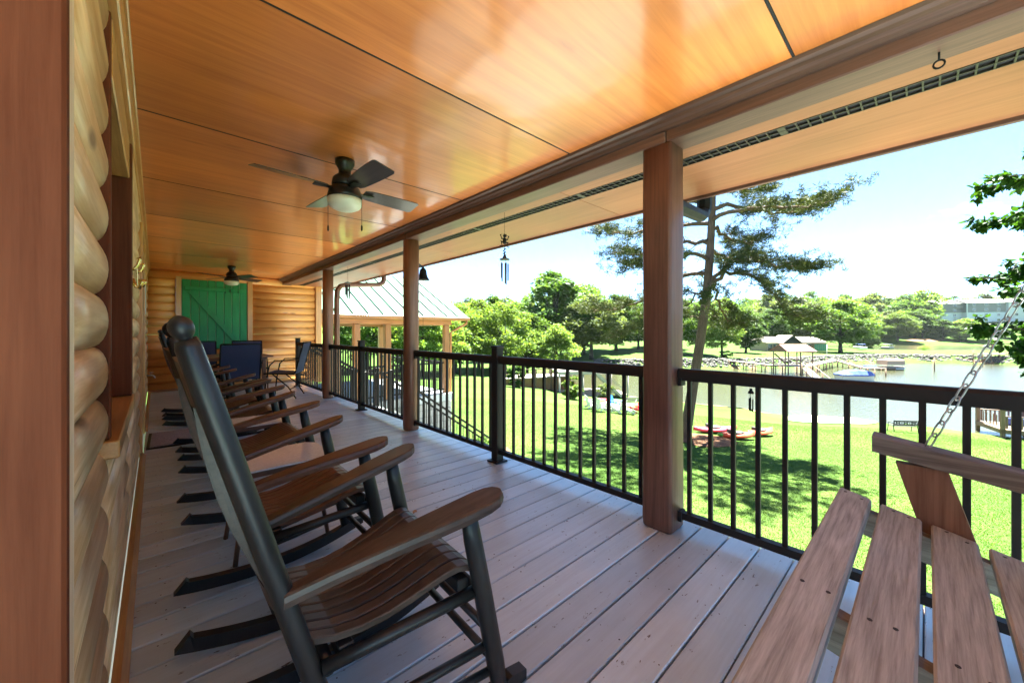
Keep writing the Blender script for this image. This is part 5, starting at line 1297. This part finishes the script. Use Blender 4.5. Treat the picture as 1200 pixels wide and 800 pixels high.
def bench(px, d, rz, mat, lab, iron):
    x, y = pt(px, d); b = empty('garden_bench', (x, y, gz(x, y)), rz, lab, 'bench'); w = .72
    for k in range(4): MB().box(-.05+.11*k, .04+.11*k, -w, w, .40, .425, .004).build('seat_slat', M[mat], b)
    if iron:
        for k in range(3):
            y0 = -w+.06+.46*k; m = MB()
            m.box(-.135, -.105, y0, y0+.43, .76, .82); m.box(-.125, -.095, y0, y0+.43, .48, .54); m.box(-.125, -.105, y0, y0+.02, .53, .78); m.box(-.125, -.105, y0+.41, y0+.43, .53, .78)
            m.tube([(-.115, y0+.215+.11*math.cos(q), .655+.11*math.sin(q)) for q in np.linspace(0, 6.283, 13)], .028, 5, True, False)
            m.bar((-.115, y0+.02, .54), (-.115, y0+.41, .77), .02, .04); m.bar((-.115, y0+.02, .77), (-.115, y0+.41, .54), .02, .04)
            m.build('back_panel', M['black'], b)
    else:
        for k in range(4): MB().box(-.14, -.11, -w, w, .50+.09*k, .57+.09*k, .004).build('back_slat', M[mat], b)
    for s in (-1, 1):
        MB().tube([(-.14, s*w, 0), (-.08, s*w, .38), (-.13, s*w, .84)], .025, 8).build('leg', M['black' if iron else mat], b)
        MB().tube([(.42, s*w, 0), (.36, s*w, .38), (.36, s*w, .60), (.30, s*w, .63), (-.1, s*w, .62)], .022, 8).build('armrest', M['black' if iron else mat], b)
bench(1060, 26.0, math.atan2(CY_, SY_)+R(-8), 'black', 'black cast iron garden bench facing the lake beside the sandy beach', True)
bench(741, 27.4, R(-115), 'swing_y', 'grey wooden garden bench behind the lawn chairs', False)
# ------------------------------------------------------------------ docks and boats
M['dock_wood'] = wood('weathered dock boards', (.20, .165, .14), (.36, .31, .27), 'X', .6, .8, 0, .1, .15); M['dock_brown'] = wood('brown dock timber', (.12, .07, .045), (.26, .16, .10), 'Z', .6, .75, 0, .1, .15)
M['red_roof'] = paint('faded red roof', (.24, .085, .06), .7, 0, .15, 4, .1); M['blue_cover'] = paint('blue boat cover', (.035, .07, .34), .6, 0, .15, 3, .15)
M['canopy'] = paint('pale canopy', (.36, .26, .21), .7, 0, .08, 3, .05); M['dock_white'] = paint('bleached deck', (.36, .30, .27), .75, 0, .1, 4, .05)
def pier(name, a, b, z, w, lab, posts=4, rail=False, z2=None):
    "walkway between two points given as (distance, right)"
    ax_, ay = loc(*a); bx_, by_ = loc(*b); L2 = math.hypot(bx_-ax_, by_-ay); rz = math.atan2(by_-ay, bx_-ax_); z2 = z if z2 is None else z2
    o = empty(name, (ax_, ay, ZW), rz, lab, 'dock'); n = max(3, int(L2/.6))
    for s in (-1, 1): MB().bar((0, s*(w/2-.08), z-.14), (L2, s*(w/2-.08), z2-.14), .08, .16).build('stringer', M['dock_brown'], o)
    for k in range(n):
        u = (k+.5)/n; zz = z+(z2-z)*u; MB().box(L2*k/n+.01, L2*(k+1)/n-.01, -w/2, w/2, zz-.055, zz, 0).build('plank', M['dock_wood'], o)
    for k in range(posts+1):
        u = k/posts; zz = z+(z2-z)*u
        for s in (-1, 1): MB().tube([(L2*u, s*(w/2+.05), -1.5), (L2*u, s*(w/2+.05), zz+(.9 if rail else .12))], .09, 8).build('pile', M['dock_brown'], o)
    if rail:
        for s in (-1, 1): MB().bar((0, s*(w/2+.05), z+.9), (L2, s*(w/2+.05), z2+.9), .09, .05).build('handrail', M['dock_brown'], o)
    return o
def P2(px, d): return (d, (px-600)/451*d)
pier('pier', P2(858, 82), P2(913, 70), 1.5, 1.3, 'wooden pier running from the rocky point to the red roofed boathouse', 5)
pier('pier', P2(946, 70), P2(977, 84), 1.5, 1.3, 'wooden pier joining the red roofed boathouse to the far bank', 4)
pier('gangway', P2(945, 66), P2(966, 52), 1.35, 1.1, 'sloping gangway leading from the boathouse down to the blue covered boat', 3, True, .45)
pier('gangway', P2(972, 86), P2(1012, 78), 1.7, 1.1, 'sloping gangway from the far bank to the floating dock', 3, False, .4)
pier('floating_dock', P2(1012, 77.5), P2(1044, 77), .4, 1.8, 'low floating dock under the pale canopied boat', 4)
bh = pt(929, 70); b = empty('boathouse', (bh[0], bh[1], ZW), -YAW+.12, 'open timber boathouse with faded red gable roof over the lake', 'boathouse')
MB().box(-2.6, 2.6, -1.8, 1.8, 1.42, 1.55).build('floor', M['dock_wood'], b)
for sx in (-2.4, 0, 2.4):
    for sy in (-1.65, 1.65): MB().tube([(sx, sy, -1.5), (sx, sy, 4.2)], .10, 8).build('post', M['dock_brown'], b)
MB().add([(-2.9, -2.1, 4.15), (2.9, -2.1, 4.15), (2.7, 0, 5.35), (-2.7, 0, 5.35), (-2.9, 2.1, 4.15), (2.9, 2.1, 4.15)], [(0, 1, 2, 3), (3, 2, 5, 4)]).build('roof', M['red_roof'], b)
for s in (-1, 1): MB().add([(s*2.72, -1.95, 4.17), (s*2.72, 1.95, 4.17), (s*2.66, 0, 5.25)], [(0, 1, 2)]).build('gable', M['dock_brown'], b)
for sy in (-1.7, 1.7):
    MB().box(-2.4, 2.4, sy-.04, sy+.04, 2.45, 2.53).build('railing', M['dock_brown'], b); MB().box(-2.4, 2.4, sy-.04, sy+.04, 4.0, 4.14).build('beam', M['dock_brown'], b)
MB().bar((-2.2, 1.6, 3.6), (.1, 1.6, 1.6), .08, .25).build('stair', M['dock_brown'], b)
x, y = pt(1003, 60); bo = empty('covered_boat', (x, y, ZW), -YAW-.1, 'moored boat under a bright blue fitted cover', 'boat')
m = MB(); rings = []
for i in range(11):
    u = -1+i/5; w = 1.05*(1-max(0, u)**3*.8); rings.append([(u*2.5, -w*.7, -.2), (u*2.5, w*.7, -.2), (u*2.5, w, .85), (u*2.5, -w, .85)])
m.loft(rings).build('hull', M['white'], bo)
m = MB(); rings = []
for i in range(11):
    u = -1+i/5; w = 1.12*(1-max(0, u)**3*.8); h = .9+.75*(1-u*u)**.5*(1 if i % 2 else .93)+.1; rings.append([(u*2.55, -w, .80), (u*2.55, w, .80), (u*2.55, w*.95, .98), (u*2.55, w*.5, h*.95), (u*2.55, 0, h), (u*2.55, -w*.5, h*.95), (u*2.55, -w*.95, .98)])
m.loft(rings).build('cover', M['blue_cover'], bo)
MB().tube([(2.0, 0, .8), (2.0, 0, 2.3)], .05, 6).build('cover_pole', M['white'], bo); MB().box(1.4, 2.6, -.5, .5, 2.25, 2.4, .1).build('bimini', M['blue_cover'], bo)
x, y = pt(1043.5, 77.5); bo = empty('canopied_boat', (x, y, ZW), -YAW, 'pontoon boat under a pale boxy canopy at the floating dock', 'boat')
for s in (-1, 1): MB().tube([(-1.9, s*.8, .25), (1.7, s*.8, .25), (2.1, s*.8, .45)], [.3, .3, .08], 10).build('pontoon', M['steel'], bo)
MB().box(-1.9, 1.9, -1.15, 1.15, .55, .68).build('deck', M['dock_white'], bo)
for sx in (-1.4, 1.4):
    for sy in (-1, 1): MB().tube([(sx, sy, .68), (sx, sy, 1.2)], .04, 6).build('canopy_pole', M['steel'], bo)
MB().loft([[(-1.75, -1.2, 1.05), (1.75, -1.2, 1.05), (1.75, 1.2, 1.05), (-1.75, 1.2, 1.05)], [(-1.7, -1.2, 1.95), (1.7, -1.2, 1.95), (1.7, 1.2, 1.95), (-1.7, 1.2, 1.95)], [(-1.4, -.7, 2.2), (1.4, -.7, 2.2), (1.4, .7, 2.2), (-1.4, .7, 2.2)]]).build('canopy', M['canopy'], bo)
for px, d, h, lab in ((1095, 75, 2.6, 'lone wooden mooring pile near the far rock wall'), (1130, 33.5, 2.05, 'slender wooden mooring pile close to the near lawn'), (1025, 66, 1.1, 'short mooring pile next to the blue covered boat'), (1038, 66, 1.3, 'mooring pile between blue covered boat and canopied boat')):
    x, y = pt(px, d); pl_ = empty('mooring_pile', (x, y, ZW), 0, lab, 'pile', 'mooring piles in the lake')
    MB().tube([(0, 0, -1.5), (0.02, 0, h)], [.11, .10] if d > 40 else [.07, .06], 10).build('shaft', M['dock_brown'], pl_); MB().lathe([(.115 if d > 40 else .07, h), (.10 if d > 40 else .06, h+.06), (.01, h+.1)], (.02, 0, 0), 10).build('cap', M['dock_wood'], pl_)
# near boat dock with sun deck and white stairs
x, y = pt(690, 44); nd = empty('boat_dock', (x, y, ZW), -YAW+.12, 'bleached two level boat dock with white stairs at the lawn edge', 'dock')
for k in range(16): MB().box(-4.2+.5*k, -4.2+.5*k+.49, -2.6, 2.6, 3.28, 3.36).build('plank', M['dock_white'], nd)
MB().box(-4.22, 3.8, -2.63, -2.605, 3.0, 3.34).build('rim_board', M['dock_white'], nd)
for sx in (-4.0, -1.4, 1.2, 3.6):
    for sy in (-2.4, 2.4): MB().tube([(sx, sy, -1.2), (sx, sy, 3.27)], .10, 8).build('post', M['dock_white'], nd)
MB().box(-4.2, 3.8, -2.4, 2.6, .62, .72).build('lower_deck', M['dock_wood'], nd)
for s in (-1, 1): MB().bar((-.2, -2.75+.45*s, 3.2), (2.6, -2.75+.45*s, .65), .06, .28).build('stringer', M['dock_white'], nd)
for k in range(11): MB().box(-.2+.255*k, .06+.255*k, -3.2, -2.3, 3.08-.23*k, 3.12-.23*k).build('tread', M['dock_white'], nd)
for s in (-1, 1): MB().bar((-.2, -2.75+.48*s, 4.1), (2.6, -2.75+.48*s, 1.6), .05, .06).build('handrail', M['dock_white'], nd)
x, y = pt(622, 46); sd = empty('boat_dock', (x, y, ZW), -YAW+.35, 'brown railed shore deck with steps at the edge of the lawn', 'dock')
MB().box(-4.5, 4, -1.6, 1.6, 2.2, 2.32).build('floor', M['dock_wood'], sd)
for sx in (-4.3, -2.2, 0, 2, 3.9):
    MB().box(sx-.07, sx+.07, -1.6, -1.46, -.5, 3.3).build('post', M['dock_brown'], sd)
for z in (2.75, 3.25): MB().box(-4.4, 4, -1.58, -1.5, z-.05, z+.05).build('handrail', M['dock_brown'], sd)
MB().bar((4.0, -1.2, 2.2), (6.2, -1.2, .6), .06, .3).build('stringer', M['dock_brown'], sd); MB().bar((4.0, -1.2, 3.2), (6.2, -1.2, 1.6), .06, .08).build('handrail', M['dock_brown'], sd)
MB().box(-4.5, 4, -1.4, 1.5, -.5, 2.18).build('retaining_wall', M['clay'], sd)
# wooden dock shelter at the right
x, y = pt(1196, 27.5); ds = empty('dock_shelter', (x, y, ZW), -YAW-.5, 'brown timber dock shelter with slatted railing past the iron bench', 'shelter')
MB().box(-1.6, 3.4, -1.6, 1.6, .45, .75, .01).build('floor', M['dock_brown'], ds)
for sx in (-1.5, .9, 3.3):
    for sy in (-1.5, 1.5): MB().box(sx-.1, sx+.1, sy-.1, sy+.1, -1.2, 2.9, .01).build('post', M['dock_brown'], ds)
for sy in (-1.5, 1.5):
    MB().box(-1.7, 3.5, sy-.06, sy+.06, 2.72, 2.92).build('beam', M['dock_brown'], ds); MB().box(-1.4, 3.2, sy-.05, sy+.05, 1.6, 1.68).build('handrail', M['dock_brown'], ds)
    for k in range(20): MB().box(-1.35+.23*k, -1.25+.23*k, sy-.02, sy+.02, .8, 1.6).build('baluster', M['dock_brown'], ds)
    MB().bar((-1.4, sy, 2.2), (-.7, sy, 2.75), .07, .09).build('brace', M['dock_brown'], ds)
for k in range(7): MB().box(-1.35+.0, -1.33, -1.3+.4*k, -1.2+.4*k, .8, 1.6).build('baluster', M['dock_brown'], ds)
MB().box(-.6, 1.2, .3, 1.0, .76, 1.35, .08).build('seat_cushion', M['blue_cover'], ds)
# brown bridge deck on the far right bank
pier('pier', P2(1146, 92), P2(1176, 93), 2.4, 1.6, 'red brown timber deck on the far rock wall', 3, True)
# small craft and stone heap on the far point
x, y = pt(1008, 130); r = empty('pontoon_boat', (x, y, gz(x, y)), .4, 'white pontoon boat drawn up behind the lone shade tree', 'boat')
MB().box(-2.6, 2.6, -1.1, 1.1, .35, 1.1, .12).build('hull', M['white'], r); MB().box(-1.6, 1.2, -1.0, 1.0, 1.9, 2.0, .04).build('canopy', M['blue_cover'], r)
for sx in (-1.4, 1.0):
    for sy in (-.9, .9): MB().tube([(sx, sy, 1.1), (sx, sy, 1.9)], .04, 6).build('canopy_pole', M['steel'], r)
x, y = pt(1040, 132); r = empty('pontoon_boat', (x, y, gz(x, y)), -.2, 'grey pontoon boat by the back cove past the shade tree', 'boat')
MB().box(-2.4, 2.4, -1.1, 1.1, .3, 1.0, .12).build('hull', M['pewter'], r); MB().box(-1.4, 1.4, -1.0, 1.0, 1.8, 1.95, .05).build('canopy', M['pewter'], r)
for sx in (-1.2, 1.2):
    for sy in (-.9, .9): MB().tube([(sx, sy, 1.0), (sx, sy, 1.8)], .04, 6).build('canopy_pole', M['steel'], r)
x, y = pt(969, 86.5); r = empty('flag_pole', (x, y, gz(x, y)), -YAW, 'thin white flagpole with a furled flag by the far pier', 'flagpole')
MB().tube([(0, 0, -.3), (0, 0, 5.2)], [.06, .04], 8).build('pole', M['white'], r); MB().loft([[(-.06-.45*u, .05*math.sin(u*6), 4.2-1.8*u), (-.10-.1*u, .05*math.cos(u*5), 4.9-1.2*u)] for u in (0, .3, .6, 1)], False, False, False).build('flag', M['pewter'], r)
# ------------------------------------------------------------------ far house
M['brickwall'] = paint('tan brick', (.32, .235, .17), .85, 0, .15, 3, .1); M['roof_tan'] = paint('tan shingle', (.20, .165, .14), .85, 0, .15, 2, .1); M['teal'] = paint('teal glass', (.05, .20, .17), .15, 0, .2, 1.5, 0)
x, y = pt(934, 121); fh = empty('far_house', (x, y, gz(x, y)-.2), -YAW+.10, 'single storey tan brick house with gabled porch across the lake', 'house')
MB().box(-10.5, 9.5, 0, 7, 0, 3.0).build('wall', M['brickwall'], fh)
rf = MB().add([(-11, -.8, 2.95), (10, -.8, 2.95), (9, 3.5, 4.7), (-10, 3.5, 4.7), (-11, 7.8, 2.95), (10, 7.8, 2.95)], [(0, 1, 2, 3), (3, 2, 5, 4), (0, 3, 4), (1, 5, 2)]).build('roof', M['roof_tan'], fh)
gb = MB().add([(-6.6, -2.2, 2.9), (-.6, -2.2, 2.9), (-3.6, -2.2, 5.0)], [(0, 1, 2)]).build('gable', M['dark'], fh)
MB().add([(-7.0, -2.5, 2.75), (-3.6, -2.5, 5.25), (-3.6, 3.4, 5.25), (-7.0, 3.4, 2.75), (-.2, -2.5, 2.75), (-.2, 3.4, 2.75)], [(0, 1, 2, 3), (1, 4, 5, 2)]).build('porch_roof', M['roof_tan'], gb)
for px_ in (-6.6, -.6): MB().box(px_-.35, px_+.35, -2.2, -1.5, 0, 2.9).build('pillar', M['brickwall'], fh)
for x0, x1, z0, z1 in ((-9.8, -8.4, .3, 2.4), (-8.0, -7.2, .3, 2.4), (-5.8, -4.4, .2, 2.5), (-3.8, -1.4, .1, 2.4), (.4, 2.0, .8, 2.4), (2.8, 4.6, .5, 2.4)):
    w = MB().box(x0, x1, -.05, .02, z0, z1).build('window', M['glass'], fh); MB().box(x0-.1, x1+.1, -.08, -.045, z1, z1+.12).build('frame', M['white'], w)
sr = MB().box(5.0, 9.3, -.9, -.02, .1, 2.6).build('sunroom', M['brickwall'], fh)
for k in range(6): MB().box(5.1+.7*k, 5.1+.7*k+.62, -.96, -.905, .35, 2.45).build('pane', M['teal'], sr)
# ------------------------------------------------------------------ apartment block on the hill
M['sid_grey'] = paint('grey siding', (.20, .196, .20), .8, 0, .06, 1, .02); M['sid_white'] = paint('pale siding', (.58, .60, .63), .7, 0, .05, 1, .02); M['brick_red'] = paint('red brick', (.34, .15, .10), .85, 0, .15, 1, .05); M['apt_roof'] = paint('apartment shingle', (.17, .155, .15), .85, 0, .1, 1, .03)
x, y = pt(1172, 262); zb = 7.0; ap = empty('apartment_block', (x, y, zb-1.5), -YAW-.25, 'four storey apartment block with grey upper floors and pale lower floors', 'building')
SH = 3.6
def face_windows(par, x0, x1, ycol, zs, n, mat='white'):
    for zc in zs:
        for k in range(n):
            xc = x0+(x1-x0)*(k+.5)/n
            w = MB().box(xc-.85, xc+.85, ycol-.12, ycol+.0, zc-.85, zc+.95).build('window', M[mat], par)
            for s in (-1, 1): MB().box(xc+s*.38-.32, xc+s*.38+.32, ycol-.16, ycol-.125, zc-.7, zc+.8).build('pane', M['glass'], w)
secs = [(-33, -18, 4, 4, 0), (-18, 3, 0, 6, 0), (3, 11, -2, 2, 0), (11, 34, 1, 6, 0)]
for i, (x0, x1, yf, nw, _) in enumerate(secs):
    nm = MB().box(x0, x1-.05, yf, yf+17, -9, 2.2).build('brick_base', M['brick_red'], ap)
    MB().box(x0, x1-.05, yf-.05, yf+17, 2.2, 2.2+2*SH).build('pale_wall', M['sid_white'], ap)
    up = MB().box(x0, x1-.05, yf-.1, yf+17, 2.2+2*SH, 2.2+4*SH-.6).build('grey_wall', M['sid_grey'] if i != 2 else M['sid_white'], ap)
    face_windows(ap, x0+.6, x1-.6, yf-.1, [2.2+SH*(k+.5) for k in range(4)], nw//2 if nw > 2 else 1)
    MB().box(x0-.2, x0+.35, yf-.3, yf+.1, 2.2, 2.2+4*SH-.6).build('corner_board', M['white'], ap)
    h0 = 2.2+4*SH-.6; ym = yf+8.5
    MB().add([(x0-.8, yf-1, h0-.1), (x1+.7, yf-1, h0-.1), (x1+.0, ym, h0+3.0), (x0, ym, h0+3.0), (x0-.8, yf+18, h0-.1), (x1+.7, yf+18, h0-.1)], [(0, 1, 2, 3), (3, 2, 5, 4), (0, 3, 4), (1, 5, 2)]).build('roof', M['apt_roof'], ap)
    MB().box(x0-.7, x1+.5, yf-1.02, yf-.8, h0-.4, h0-.12).build('fascia', M['white'], ap)
for z in (2.2, 2.2+SH, 2.2+2*SH, 2.2+3*SH):
    bl = MB().box(12, 17, -.8, .85, z, z+.2).build('balcony', M['white'], ap); MB().box(12, 17, -.82, -.76, z+1.0, z+1.12).build('railing', M['white'], bl)
    bl = MB().box(-22.5, -18.3, 2.2, 3.85, z, z+.2).build('balcony', M['white'], ap); MB().box(-22.5, -18.3, 2.18, 2.24, z+1.0, z+1.12).build('railing', M['white'], bl)
# brown bank by the back cove
x, y = pt(1083, 236); patch('clay_bank', blob_outline(x, y, 9, 5, -YAW, 24, .15, 4), M['clay'], .15, 4, 1.2)

# ------------------------------------------------------------------ summer haze over the lake
hz = bpy.data.materials.new('summer haze'); hz.use_nodes = True; hz.node_tree.nodes.clear()
pv = hz.node_tree.nodes.new('ShaderNodeVolumePrincipled'); ho = hz.node_tree.nodes.new('ShaderNodeOutputMaterial')
pv.inputs['Color'].default_value = (0.93, 0.96, 1.0, 1); pv.inputs['Density'].default_value = 0.00004; pv.inputs['Anisotropy'].default_value = 0.2
hz.node_tree.links.new(pv.outputs[0], ho.inputs['Volume'])
stuff(MB().box(-1900, 1900, -1900, 1900, ZW-3.0, 60.0).build('haze', hz))['label'] = 'thin pale summer haze over lake and hills'
scene.cycles.volume_bounces = 0
